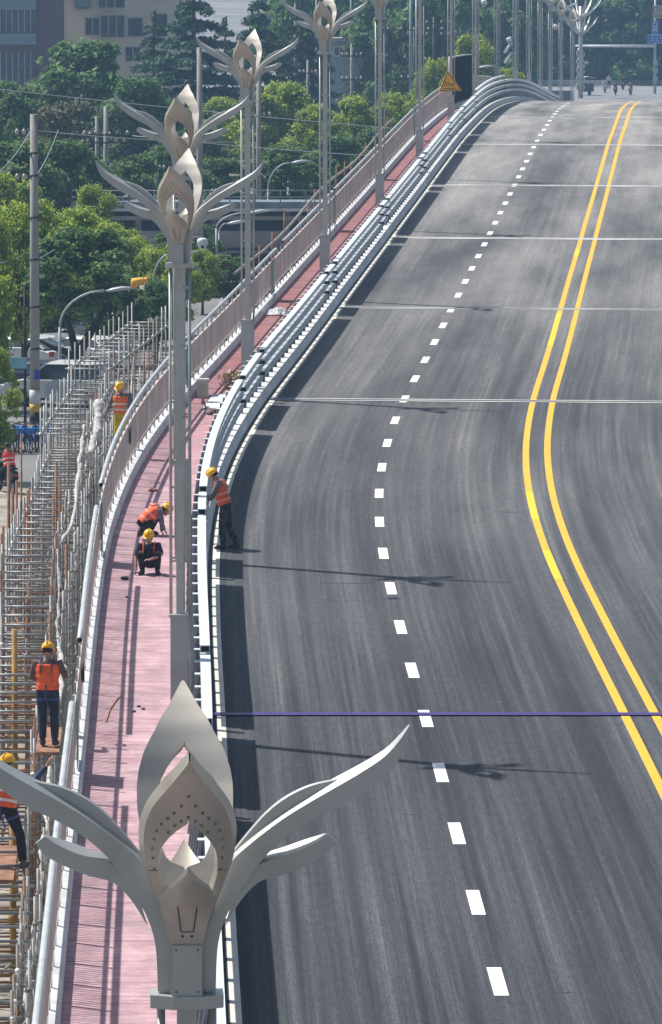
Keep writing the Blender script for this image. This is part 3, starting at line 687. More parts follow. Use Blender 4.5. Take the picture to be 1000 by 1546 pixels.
def J0(**kw):
    d = dict(pelvis=(0, 0, .95), chest=(0, .01, 1.25), neck=(0, 0, 1.47), head=(0, .03, 1.60), shL=(-.19, 0, 1.41), shR=(.19, 0, 1.41), elL=(-.26, .02, 1.12), elR=(.26, .02, 1.12), wrL=(-.27, .12, .88), wrR=(.27, .12, .88),
             hipL=(-.095, 0, .92), hipR=(.095, 0, .92), knL=(-.11, .03, .50), knR=(.11, .03, .50), anL=(-.12, 0, .09), anR=(.12, 0, .09), toL=(-.14, .15, .035), toR=(.14, .15, .035))
    d.update(kw); return d
# leaning worker at the barrier: faces left (towards the rail); local +y is forward
pl = R(48.8, -3.30, 0)
person("standing man in orange vest and dark patterned trousers leaning on the white barrier", pl, math.radians(82),
       J0(pelvis=(0, .08, .96), chest=(0, .17, 1.24), neck=(0, .25, 1.46), head=(0, .33, 1.58), shL=(-.19, .21, 1.39), shR=(.19, .21, 1.39), elL=(-.25, .32, 1.12), elR=(.23, .34, 1.11), wrL=(-.16, .54, 1.02), wrR=(.12, .55, 1.08),
          hipL=(-.09, .07, .93), hipR=(.09, .07, .93), knL=(-.12, .13, .49), knR=(.12, .02, .49), anL=(-.13, .10, .09), anR=(.13, -.16, .10), toL=(-.15, .26, .035), toR=(.15, -.01, .035), look=(.06, .80, -.55), headup=(0, .55, .8), palmL=(0, 0, -1), palmR=(0, 0, -1), handL=(0, 1, -.2), handR=(0, 1, -.1), curl=.6),
       shirt=M_greyc, trousers=M_camo, vest=M_vest, stripe=M_strip2, gloves=True)
# bent, kneeling/crouching worker, faces right
pl = R(51.2, -4.98, 0)
person("man in orange vest and grey sleeves crouching bent over the pink path", pl, math.radians(-82),
       J0(pelvis=(0, -.22, .28), chest=(0, .0, .52), neck=(0, .18, .58), head=(0, .29, .56), shL=(-.18, .13, .56), shR=(.18, .13, .56), elL=(-.20, .20, .30), elR=(.20, .18, .32), wrL=(-.14, .28, .10), wrR=(.16, .18, .10),
          hipL=(-.10, -.20, .28), hipR=(.10, -.20, .28), knL=(-.17, .12, .42), knR=(.17, .02, .30), anL=(-.15, -.04, .09), anR=(.16, -.30, .10), toL=(-.17, .12, .035), toR=(.17, -.16, .04), look=(.1, .75, -.6), headup=(0, .6, .8), handL=(0, .5, -.8), handR=(0, .5, -.8), palmL=(0, -1, 0), palmR=(0, -1, 0)),
       shirt=M_greyc, trousers=M_black, vest=M_vest, stripe=M_strip2)
# squatting worker facing the camera, trowel in his right hand
pl = R(44.3, -4.93, 0)
person("man in dark clothes squatting on the pink path facing the camera with a trowel", pl, math.radians(176),
       J0(pelvis=(0, -.18, .24), chest=(0, -.02, .48), neck=(.0, .04, .67), head=(.0, .09, .79), shL=(-.18, .02, .61), shR=(.18, .02, .61), elL=(-.27, .18, .42), elR=(.27, .08, .36), wrL=(-.06, .30, .34), wrR=(.26, .22, .13),
          hipL=(-.10, -.16, .25), hipR=(.10, -.16, .25), knL=(-.20, .22, .46), knR=(.16, .22, .46), anL=(-.17, .02, .09), anR=(.14, .02, .09), toL=(-.22, .20, .035), toR=(.18, .20, .035), look=(.10, .9, -.35), headup=(0, .3, .9), handR=(.1, .3, -.9), palmR=(-1, 0, 0), handL=(.7, .3, 0), palmL=(0, 0, -1)),
       shirt=M_navy, trousers=M_black, vest=None, short=True)
sq = [o for o in bpy.data.objects if o.get('label', '').startswith('man in dark clothes squatting')][0]
vm = MB()
for sg in (-1, 1):
    vm.tube([(sg*.13, .10, .30), (sg*.115, .135, .45), (sg*.11, .12, .58), (sg*.12, .05, .665), (sg*.12, -.07, .63), (sg*.11, -.14, .48)], [.03, .034, .034, .034, .05, .06], 8, flat=(1, .4), up=(1, 0, 0))
vm.build("open_vest", M_vest, sq, smooth=True)
# trowel
tw = thing("trowel", "small mortar trowel lying at the squatting worker's hand on the pink path", "trowel", R(43.6, -5.27, 0), math.radians(100))
m = MB(); m.tube([(0, -.12, .12), (0, -.05, .11), (0, 0, .09)], .014, 8); m.build("handle", M_shoe, tw)
m = MB(); m.tube([(0, 0, .09), (0, .05, .08), (0, .09, .03)], .006, 6); m.build("shank", M_dark, tw)
m = MB(); m.v = [Vector(p) for p in ((-.055, .09, .025), (.055, .09, .025), (.035, .25, .015), (0, .28, .012), (-.035, .25, .015), (-.055, .09, .029), (.055, .09, .029), (.035, .25, .019), (0, .28, .016), (-.035, .25, .019))]; m.f = [(4, 3, 2, 1, 0), (5, 6, 7, 8, 9)]+[(k, (k+1) % 5, 5+(k+1) % 5, 5+k) for k in range(5)]; m.build("blade", M_dark, tw)
m = MB(); m.sphere((0, .19, .04), .09, 8, 6, (1, 1.3, .5)); tag(m.build("mortar_lump", M_dark, None, loc=tuple(R(43.2, -5.43, .0))), "dark lump of mortar beside the trowel on the pink path", "mortar")
# worker outside the fence on the bend
sp = R(68.0, -6.44, .15)
person("worker in orange vest and yellow trousers standing outside the fence on the bend", sp, math.radians(168),
       J0(look=(.15, .85, -.5), headup=(0, .45, .9), neck=(0, .05, 1.46), head=(.01, .12, 1.58), elL=(-.27, .10, 1.14), elR=(.30, .05, 1.15), wrL=(-.22, .33, 1.12), wrR=(.36, .22, .95), handL=(0, 1, 0)), shirt=M_greyc, trousers=mat("yellow_trousers", (.55, .42, .02), .8, var=.3, scale=8), vest=M_vest2, stripe=M_strip, gloves=True)
# worker with his back to the camera on the scaffold
sp = R(20.8, -6.50, .02)
person("worker seen from behind on the scaffold, orange vest, navy trousers and blue harness", sp, math.radians(-8),
       J0(elL=(-.28, .05, 1.14), elR=(.30, .03, 1.17), wrL=(-.20, .28, 1.10), wrR=(.24, .27, 1.22), look=(.1, .9, -.35), headup=(0, .3, .95), hipL=(-.095, 0, .92), knL=(-.10, .05, .5), anL=(-.09, 0, .09), toL=(-.1, .15, .03), handL=(.4, .8, 0), handR=(-.3, .9, .1)),
       shirt=mat("brown_checked_shirt", (.14, .08, .07), .85, var=.4, scale=20), trousers=M_navy, vest=M_vest, stripe=M_vest2, harness=True, gloves=True)
sp = R(9.6, -6.92, -.10)
person("striding worker in a blue jacket on the scaffold at the photo's left edge", sp, math.radians(-14),
       J0(pelvis=(0, 0, .90), chest=(.02, .08, 1.2), neck=(.03, .16, 1.41), head=(.0, .2, 1.53), shL=(-.17, .12, 1.35), shR=(.21, .12, 1.36), elL=(-.26, .18, 1.08), elR=(.44, .16, 1.30), wrL=(-.16, .35, 1.02), wrR=(.63, .20, 1.53), handR=(.5, .1, .9), palmR=(0, 1, 0),
          hipL=(-.10, 0, .87), hipR=(.10, 0, .87), knL=(-.24, .10, .46), knR=(.25, .05, .47), anL=(-.40, 0, .08), anR=(.33, -.08, .08), toL=(-.44, .15, .03), toR=(.38, .08, .03), look=(.3, .9, -.1), headup=(0, .1, 1)),
       shirt=M_jean, trousers=M_black, vest=M_vest, stripe=M_strip, harness=True)
# rider in a red vest on a dark e-bike, left edge
def ebike(label, loc, rz, col, group=None):
    T = thing("electric_bike", label, "e-bike", loc, rz, group)
    for y, nm in ((.62, 1), (-.58, 0)):
        m = MB(); ring = []
        for k in range(21):
            a = 2*math.pi*k/20; c, s_ = math.cos(a), math.sin(a); ring.append([(x, y+c*r, .24+s_*r) for x, r in ((-.05, .20), (0, .24), (.05, .20), (0, .15))])
        m.sweep(ring, caps=False); w = m.build("wheel", M_black, T, smooth=False); m = MB(); m.tube([(-.03, y, .24), (.03, y, .24)], .14, 12); m.build("rim", M_post, w)
    m = MB(); m.tube([(0, .62, .24), (0, .50, .60), (0, .42, .95)], [.03, .035, .03], 8); m.build("fork", M_dark, T)
    m = MB(); m.prism([(-.17, .35), (.17, .35), (.20, .75), (.12, .95), (-.12, .95), (-.20, .75)], .40, .48); m.build("front_shield", col, T)
    m = MB(); m.box((0, .12, .28), (.28, .55, .06)); m.build("footboard", M_dark, T)
    m = MB(); m.sweep([[(x*w, y, z0+zz*h_) for x, zz in ((-1, 0), (1, 0), (.8, 1), (-.8, 1))] for y, w, z0, h_ in ((-.1, .10, .3, .40), (-.35, .15, .32, .42), (-.8, .10, .50, .24))]); m.build("rear_body", col, T)
    m = MB(); m.tube([(0, -.05, .78), (0, -.35, .80), (0, -.72, .82)], [.08, .14, .11], 10, flat=(1, .4), up=(0, 0, 1)); m.build("seat", M_black, T)
    m = MB(); m.tube([(-.30, .33, 1.02), (-.12, .42, .98), (.12, .42, .98), (.30, .33, 1.02)], .016, 6); hb = m.build("handlebar", M_dark, T)
    for sg in (-1, 1):
        m = MB(); m.tube([(sg*.2, .38, 1.0), (sg*.27, .40, 1.15)], .006, 5); m.sphere((sg*.28, .40, 1.18), .05, 8, 5, (1, .3, .7)); m.build("mirror", M_dark, hb)
    m = MB(); m.sphere((0, .50, .80), .07, 8, 6); m.build("headlight", M_rail, T)
    m = MB(); m.box((0, -.85, .62), (.14, .03, .06)); m.build("tail_light", mat_red, T)
    return T
def rider_J(): return J0(pelvis=(0, -.30, .86), chest=(0, -.18, 1.14), neck=(0, -.10, 1.36), head=(0, -.06, 1.50), shL=(-.19, -.12, 1.30), shR=(.19, -.12, 1.30), elL=(-.27, .06, 1.10), elR=(.27, .06, 1.10), wrL=(-.26, .26, 1.04), wrR=(.26, .26, 1.04), hipL=(-.1, -.28, .84), hipR=(.1, -.28, .84), knL=(-.17, .08, .68), knR=(.17, .08, .68), anL=(-.12, .10, .36), anR=(.12, .10, .36), toL=(-.12, .24, .33), toR=(.12, .24, .33))
g = ground_at(10, 744); eb = ebike("dark electric bike at the photo's left edge on the street below", g, math.radians(25), M_black)
person("rider in a bright red vest on the dark electric bike at the left edge", g, math.radians(25), rider_J(), shirt=M_navy, trousers=M_black, vest=mat("red_vest", (.75, .06, .03), .7, var=.2), helmet=False, low=True)

# ================================================================= scaffold beside the bridge
M_galv = mat("galvanised_scaffold_tube", (.27, .28, .285), .45, .3, var=.25, scale=4); M_galvd = mat("dusty_scaffold_tube", (.22, .20, .175), .6, .15, var=.3, scale=3)
M_rust = mat("rusty_steel", (.17, .085, .05), .85, scale=5, col2=(.33, .17, .10), thr=(.35, .65)); M_och = mat("yellow_ochre_pipe", (.36, .20, .035), .6, var=.3, scale=3)
M_coup = mat("white_coupler", (.52, .52, .50), .5, .2, var=.15); M_plas = mat("white_plastic", (.80, .80, .80), .5, var=.08, scale=6, transl=.2)
rs = random.Random(11)
def scaffold(label, s0, s1, oL0, oR0, oL1, oR1, h, step, top=.55, levels=3, dia=.05, front=True, mix=0.0):
    org = R(s0, oL0, 0); org.z = 0
    T = thing("scaffold_bay", label, "scaffold", org, 0, "scaffold bays beside the bridge"); n = max(1, round((s1-s0)/step))
    def put(m, name, mt, par=T): m.v = [v-org for v in m.v]; return m.build(name, mt, par)
    prev = None; hh = []
    for k in range(n+1):
        t = k/n; s = s0+(s1-s0)*t; L_ = oL0+(oL1-oL0)*t; R_ = oR0+(oR1-oR0)*t
        a = R(s, L_, h); b = R(s, R_, h); hh.append((a, b))
        cc = (a, b, a.lerp(b, .5)) if mix > .3 and k % 2 == 0 else (a, b)
        for q, p in enumerate(cc):
            e = rs.uniform(-.12, .12)+top*(1 if q < 2 else -.3); mt = M_rust if rs.random() < mix*1.3+.06 else (M_galvd if rs.random() < .35 else M_galv)
            m = MB(); jx, jy = rs.uniform(-.01, .01), rs.uniform(-.05, .05); m.tube([(p.x+jx, p.y+jy, .05), (p.x+jx*2, p.y+jy, p.z+e)], dia/2, 8)
            z = p.z-.55
            while z > .4: m.tube([(p.x+jx, p.y+jy, z-.02), (p.x+jx, p.y+jy, z+.02)], dia/2+.022, 8); z -= .6
            put(m, "standard", mt)
        d = (b-a).normalized(); m = MB(); m.tube([a-d*.12+Vector((0, 0, .03)), b+d*.12+Vector((0, 0, .03))], dia/2*.96, 8)
        put(m, "ledger", M_galv)
        for lv in range(1, levels+1):
            z_ = a.z-lv*.62*1.4
            if z_ < .3: break
            m = MB(); m.tube([(a.x-.1, a.y, z_), (b.x+.1, b.y, z_)], dia/2*.9, 6); put(m, "ledger", M_galvd if rs.random() > mix+.12 else M_rust)
    for q in (0, 1):
        m = MB(); ext = (hh[0][q]-hh[1][q]).normalized()*.25; m.tube([hh[0][q]+ext]+[x[q] for x in hh]+[hh[-1][q]-ext], dia/2, 8); put(m, "runner", M_galvd)
        for lv in (1, 2):
            if hh[0][q].z-lv*1.2 > .4: m = MB(); m.tube([x[q]-Vector((0, 0, lv*1.2)) for x in hh], dia/2, 8); put(m, "runner", M_galvd)
        for x in hh:
            m = MB(); p = x[q]; m.sphere(p+Vector((0, 0, .02)), .062, 8, 6, (.8, 1.3, .9)); put(m, "coupler", M_coup)
    for k in range(0, n, 3):   # braces
        m = MB(); a, b = hh[k][1], hh[min(n, k+2)][1]; m.tube([(a.x, a.y, max(.2, a.z-2.6)), (b.x, b.y, b.z-.1)], dia/2*.9, 6); put(m, "brace", M_rust if rs.random() < .4 else M_galvd)
    return T
scaffold("farthest scaffold bay, level pale ladder of tubes reaching the parked cars", 92, 108, -10.0, -8.85, -9.7, -8.5, 0.0, 1.25, .6, 3)
scaffold("scaffold bay in front of the round grey sign disc", 74, 86, -8.95, -7.75, -9.3, -8.3, -.05, 1.35, .6, 3)
scaffold("scaffold bay below the bend, lower than the bay behind it", 61, 72.5, -8.15, -7.1, -8.55, -7.5, -.32, 1.3, .5, 3)
scaffold("scaffold bay among the tall rusty poles", 49, 59.5, -8.05, -7.0, -8.1, -7.2, -.25, 1.3, .45, 3, mix=.15)
scaffold("scaffold bay with rust-stained tubes above the worker seen from behind", 34, 48, -7.65, -6.75, -8.1, -6.95, -.1, 1.4, .6, 4, mix=.4)
scaffold("scaffold bay under the worker seen from behind", 20.4, 33, -7.75, -6.75, -7.75, -6.75, -.05, 1.2, .35, 4, mix=.3)
scaffold("scaffold bay under the striding worker at the left edge", 9.5, 19.5, -7.65, -6.62, -7.7, -6.7, -.1, 1.2, .35, 4, mix=.25)
scaffold("nearest scaffold bay at the bottom left corner", -8, 8.6, -7.5, -6.46, -7.6, -6.55, -.25, 1.1, .3, 4, mix=.2)
# slender row of standards close to the fence
def stand_row(label, s0, s1, o0, o1, step, h, mt=M_galv):
    org = R(s0, o0, 0); org.z = 0; T = thing("tube_row", label, "scaffold", org, 0, "scaffold bays beside the bridge"); s = s0; top = []
    while s <= s1:
        t = (s-s0)/(s1-s0); p = R(s, o0+(o1-o0)*t+rs.uniform(-.05, .05), h+rs.uniform(-.25, .3)); m = MB(); m.tube([(p.x-org.x, p.y-org.y, .05), (p.x-org.x, p.y-org.y, p.z)], .024, 8)
        z = p.z-.4
        while z > .4: m.tube([(p.x-org.x, p.y-org.y, z-.02), (p.x-org.x, p.y-org.y, z+.02)], .045, 8); z -= .6
        m.build("standard", mt if rs.random() > .2 else M_galvd, T); top.append(p)
        s += step
    for dz in (.35, 1.3, 2.2):
        m = MB(); m.tube([Vector((p.x, p.y, R(s0, 0, 0).z+h-dz+(p.y-top[0].y)*.015))-org for p in top], .022, 6); m.build("runner", M_galvd, T)
    return T
stand_row("row of scaffold tubes squeezed between the nearest fence and the scaffold", -10, 18, -6.30, -6.36, .85, -.2)
stand_row("row of scaffold tubes behind the white wrapped hoses", 24, 58, -6.5, -6.75, 1.1, -.25)
stand_row("row of tubes along the bend beside the worker outside the fence", 59, 92, -6.85, -7.9, 1.2, -.05)
stand_row("row of tubes following the straight fence up to the grey poles", 93, 118, -7.3, -7.6, 1.5, -.1)
for k in range(16):
    s_ = -3+k*4.0+rs.uniform(-1, 1); oL = -6.6-.9*rs.random()-(.5 if s_ > 40 else 0); h0 = rs.uniform(-2.6, -.5); a = R(s_, oL, h0); b = R(s_+rs.uniform(.5, 3.2), oL+rs.uniform(-.7, .7), h0+rs.uniform(-1.0, 1.2)); m = MB(); m.tube([a, b], .022, 6)
    tag(m.build("brace_tube", M_rust if k % 2 else M_galvd), ORD[k]+" loose slanting tube in the scaffold, counted upward from the bottom edge", "tube", "loose slanting tubes in the scaffold")
# tall rusty poles
RP = [((12, 700), 181, 1.35, .12, "tallest rusty post at the left edge"), ((18, 738), 178, .9, .13, "thick rusty post"), ((24, 725), 180, .9, .09, "rusty post"), ((31, 655), 178, 1.9, .075, "thin tall rusty pole leaning slightly"), ((36, 762), 176, .6, .09, "short rusty post"),
      ((84, 697), 140, .5, .09, "dark brown post"), ((89, 722), 139, .4, .07, "brown post"), ((80, 745), 138, .4, .085, "orange-brown post"), ((102, 656), 146, .9, .05, "slender brown pole"), ((63, 788), 137, .3, .085, "short ochre post"), ((99, 822), 128, .2, .1, "dark pipe with a white wrapped end")]
for i, ((px, py), d, _, w, lab) in enumerate(RP):
    p = at(px, py, d if i > 4 else d*.78); m = MB(); m.tube([(p.x, p.y, .0), (p.x+.02, p.y, p.z)], w/2*.62, 8)
    o = m.build("rusty_pole", M_rust)
    tag(o, lab+" among the scaffold, "+["leftmost one", "second from the left", "third from the left", "fourth from the left, reaching highest", "fifth from the left, just before the gap", "with the tallest top on the right of the gap", "right beside the darkest one", "the most orange one", "rising alone near the middle of the bay", "low one between the two clusters", "beside the fence"][i], "pole", "rusty poles among the scaffold")
for px, py, d, lab in ((22, 950, 112, "ochre yellow pipe standing behind the worker seen from behind"), (19, 1200, 94, "ochre yellow pipe showing between the striding worker's legs")):
    p = at(px, py, d); m = MB(); m.tube([(p.x, p.y, 0), (p.x, p.y, p.z)], .055, 10)
    for z in (.8, 1.6, 2.4): m.tube([(p.x, p.y, z), (p.x, p.y, z+.12)], .08, 10)
    tag(m.build("pipe", M_och), lab, "pipe")
# planks underfoot
for s0_, s1_, o, h, lab in ((20.2, 23.0, -6.50, .0, "narrow plank under the worker seen from behind"), (8.6, 11.6, -6.95, -.12, "narrow plank under the striding worker"), (66.6, 69.4, -6.46, .13, "narrow plank under the worker outside the fence")):
    m = MB(); along(m, s0_, s1_, [(o-.2, h-.05), (o+.2, h-.05), (o+.2, h), (o-.2, h)]); tag(m.build("plank", M_rust), lab, "plank", "planks on the scaffold")
# white hoses / netting bundles
def hose(pts, r, lab, lump=0):
    P = [Vector(p) for p in pts]; out = []
    for a, b in zip(P, P[1:]):
        for k in range(6): out.append(a.lerp(b, k/6)+Vector((rs.uniform(-.03, .03), rs.uniform(-.05, .05), rs.uniform(-.04, .04))))
    out.append(P[-1]); m = MB(); m.tube(out, [r*(1+rs.uniform(-.6, .6)) for _ in out], 8)
    o = m.build("safety_net_bundle", M_net); return tag(o, lab, "safety net", "white safety net bundles on the scaffold")
M_net = mat("white_net", (.46, .46, .44), .95, var=.4, scale=14, bump=1.0, bscale=60)
def A_(px, py, s, o=-6.45): # point above line (s,o) whose height comes from the pixel row
    b = R(s, o, 0); lo, hi = -8., 8.
    for _ in range(40):
        h = (lo+hi)/2; p = Vector((b.x, b.y, b.z+h)); c, q = math.cos(PITCH), math.sin(PITCH); dep = p.y*c-(p.z-CAMZ)*q; v = 773-FPX*((p.z-CAMZ)*c+p.y*q)/dep
        if v > py: lo = h
        else: hi = h
    return Vector((b.x, b.y, b.z+h))
hose([A_(0, 830, 36, -6.62), A_(0, 905, 35, -6.6), A_(0, 960, 34, -6.58), A_(0, 1000, 33, -6.52)], .025, "long white twisted net hanging beside the upper rusty pipe")
hose([A_(0, 985, 33, -6.5), A_(0, 1010, 30, -6.42), A_(0, 1060, 27, -6.42)], .04, "knotted white net beside the worker seen from behind")
hose([A_(0, 610, 66, -6.85), A_(0, 650, 65, -6.85), A_(0, 690, 63, -6.9)], .085, "bulky white net heaped below the worker outside the fence")
hose([A_(0, 640, 61, -6.9), A_(0, 700, 60, -6.95), A_(0, 760, 58, -6.95)], .045, "white net draped left of the worker outside the fence")
hose([A_(0, 665, 63, -7.1), A_(0, 720, 56, -6.8), A_(0, 790, 50, -6.7), A_(0, 820, 44, -6.75)], .035, "long white net trailing down along the bend")
hose([A_(0, 1150, 18, -6.4), A_(0, 1230, 15, -6.4), A_(0, 1300, 12, -6.4), A_(0, 1370, 9, -6.4)], .035, "white net rolled along the scaffold behind the lamp arm")
hose([A_(0, 1390, 8, -6.42), A_(0, 1440, 4, -6.42), A_(0, 1520, 1, -6.42)], .02, "white net rolled along the scaffold at the bottom edge")
# ================================================================= trees
import numpy as np
def leafmat(name, dark, light, tr=.25):
    m = bpy.data.materials.new(name); m.use_nodes = True; nt = m.node_tree; N = nt.nodes; L = nt.links; b = N["Principled BSDF"]
    g = N.new("ShaderNodeNewGeometry"); c = _ramp(N, L, g.outputs["Random Per Island"], .15, dark, .95, light)
    tc = N.new("ShaderNodeTexCoord"); nz = N.new("ShaderNodeTexNoise"); nz.inputs["Scale"].default_value = 7; L.new(tc.outputs["Object"], nz.inputs[0])
    c = _mix(N, L, .8, c, _ramp(N, L, nz.outputs["Fac"], .36, (.45, .55, .55), .62, (1.35, 1.28, 1.05)), 'MULTIPLY')
    L.new(c, b.inputs["Base Color"]); b.inputs["Roughness"].default_value = .6; b.inputs["Specular IOR Level"].default_value = .25
    t = N.new("ShaderNodeBsdfTranslucent"); mx = N.new("ShaderNodeMixShader"); mx.inputs[0].default_value = tr; L.new(c, t.inputs[0]); L.new(b.outputs[0], mx.inputs[1]); L.new(t.outputs[0], mx.inputs[2]); L.new(mx.outputs[0], N["Material Output"].inputs[0])
    return m
M_leafA = leafmat("bright_leaves", (.15, .26, .03), (.54, .62, .11), .5); M_leafB = leafmat("dark_leaves", (.06, .145, .045), (.21, .33, .11), .45); M_leafC = leafmat("needle_leaves", (.022, .075, .045), (.08, .16, .09), .2)
M_leafD = leafmat("faded_leaves", (.09, .09, .05), (.20, .19, .11))
M_bark = mat("bark", (.045, .035, .028), .95, var=.3, scale=4); 
def leaves_mesh(name, clumps, n, size, m, seed, drop=.0, aspect=1.7):
    r = np.random.default_rng(seed); C = np.array([c[:3] for c in clumps]); Rr = np.array([c[3:6] for c in clumps]); wt = Rr.prod(1)**(2/3.); k = r.choice(len(clumps), n, p=wt/wt.sum())
    d = r.normal(size=(n, 3)); d /= np.linalg.norm(d, axis=1)[:, None]; rad = r.uniform(.3, 1.0, n)**.6*np.where(r.uniform(0, 1, n) < .22, r.uniform(1.0, 1.75, n), 1.0)
    p = C[k]+d*Rr[k]*rad[:, None]; p[:, 2] -= drop*r.uniform(0, 1, n)**2
    nn = d*.7+r.normal(size=(n, 3))*.55+np.array([0, 0, .45]); nn /= np.linalg.norm(nn, axis=1)[:, None]
    a = np.cross(nn, r.normal(size=(n, 3))); a /= np.linalg.norm(a, axis=1)[:, None]; b = np.cross(nn, a); s = (size*r.uniform(.55, 1.35, n))[:, None]
    v = np.stack([p-a*s*aspect/2, p+b*s*.5-a*s*.1, p+a*s*aspect/2, p-b*s*.5+a*s*.1], 1).reshape(-1, 3)
    me = bpy.data.meshes.new(name); me.vertices.add(4*n); me.vertices.foreach_set("co", v.astype(np.float32).ravel()); me.loops.add(4*n); me.loops.foreach_set("vertex_index", np.arange(4*n, dtype=np.int32))
    me.polygons.add(n); me.polygons.foreach_set("loop_start", np.arange(0, 4*n, 4, dtype=np.int32)); me.polygons.foreach_set("loop_total", np.full(n, 4, dtype=np.int32)); me.update(calc_edges=True); me.validate(); me.materials.append(m)
    return me
def tree_proto(kind, seed, H=10.0, W=8.0, lm=None, n=15000, leaf=.2, low=.2):
    r = random.Random(seed); T = bpy.data.objects.new("broadleaf_tree" if kind != 'conifer' else "cedar_tree", None); cl = []; limbs = []
    if kind == 'conifer':
        L_ = 11
        for k in range(L_):
            t = k/(L_-1); z = H*(.16+.80*t); rad = W/2*(1-t)**.75+.25
            nb = max(3, int(8*(1-t)+3))
            for q in range(nb):
                a = 2*math.pi*(q+r.random()*.6)/nb; x, y = rad*math.cos(a), rad*math.sin(a); rr = rad*r.uniform(.8, 1.1)
                for f in (.35, .65, .92): cl.append((rr*f*math.cos(a), rr*f*math.sin(a), z-.5*f*f+r.uniform(-.1, .1), rr*.24+.15, rr*.24+.15, .20+.08*(1-f)))
                limbs.append(((0, 0, z), (rr*.9*math.cos(a), rr*.9*math.sin(a), z-.4)))
    else:
        nc = 70
        for k in range(nc):
            u = r.random(); t = r.random(); z = H*(low+(1-low)*(.08+.84*t)); prof = math.sin(math.pi*min(1, max(.0, .12+.80*t)))**.65
            rad = W/2*prof*math.sqrt(r.random())*.86; a = r.uniform(0, 2*math.pi); cr = W*r.choice((.05, .06, .08, .10, .13))*r.uniform(.8, 1.15)
            cl.append((rad*math.cos(a), rad*math.sin(a), z, cr, cr, cr*r.uniform(.55, .8)))
            if k % 6 == 0: limbs.append(((0, 0, H*low*r.uniform(.6, 1.5)), (rad*math.cos(a), rad*math.sin(a), z)))
    me = leaves_mesh("crown", cl, n, leaf, lm, seed, drop=(.6 if kind == 'weep' else .1), aspect=(2.6 if kind == 'conifer' else 1.8))
    c = bpy.data.objects.new("crown", me); c.parent = T
    tm = MB(); tm.tube([(0, 0, -.2), (.05, 0, H*.15), (-.05, .05, H*.4), (0, 0, H*(.9 if kind == 'conifer' else .6))], [H*.028, H*.022, H*.016, H*.005], 8)
    for a, b in limbs:
        a, b = Vector(a), Vector(b); md = a.lerp(b, .5)+Vector((0, 0, -.3 if kind != 'conifer' else .1)); tm.tube([a, md, b], [H*.011, H*.008, H*.003], 6)
    tk = tm.build("trunk", M_bark); tk.parent = T; COL.objects.unlink(tk)
    return [T, c, tk]
PR = {'A': [tree_proto('broad', 1, lm=M_leafA, n=20000, leaf=.17, low=.17), tree_proto('weep', 2, lm=M_leafA, n=20000, leaf=.16, low=.20)],
      'B': [tree_proto('broad', 3, lm=M_leafB, n=16000, leaf=.21), tree_proto('broad', 4, lm=M_leafB, n=16000, leaf=.22, low=.12), tree_proto('broad', 8, lm=M_leafB, n=15000, leaf=.24, low=.15)],
      'C': [tree_proto('conifer', 5, H=14, W=9, lm=M_leafC, n=30000, leaf=.16), tree_proto('conifer', 6, H=14, W=8, lm=M_leafC, n=28000, leaf=.17)],
      'D': [tree_proto('broad', 7, lm=M_leafD, n=14000, leaf=.18)]}
HH = {'A': (10., 8.), 'B': (10., 8.), 'C': (14., 9.), 'D': (10., 8.)}
_rt = random.Random(21)
def tree(px, ytop, d, wpx, kind, label, group, cat="tree"):
    proto = _rt.choice(PR[kind]); g = at(px, 0, d); base = Vector((g.x, g.y, 0)); top = at(px, ytop, d).z; w = wpx/FPX*d
    T = proto[0].copy(); COL.objects.link(T)
    H_, W_ = HH[kind]; T.location = base; T.scale = (w/W_, w/W_, top/H_); T.rotation_euler = (0, 0, _rt.uniform(0, 6.28)); tag(T, label, cat, group)
    for ch in proto[1:]: c = ch.copy(); COL.objects.link(c); c.parent = T
    return T
GA, GB, GC, GD = "bright green street trees left of the bridge", "dark trees behind the street", "cedars in front of the apartment block", "hazy trees beyond the crest of the bridge"
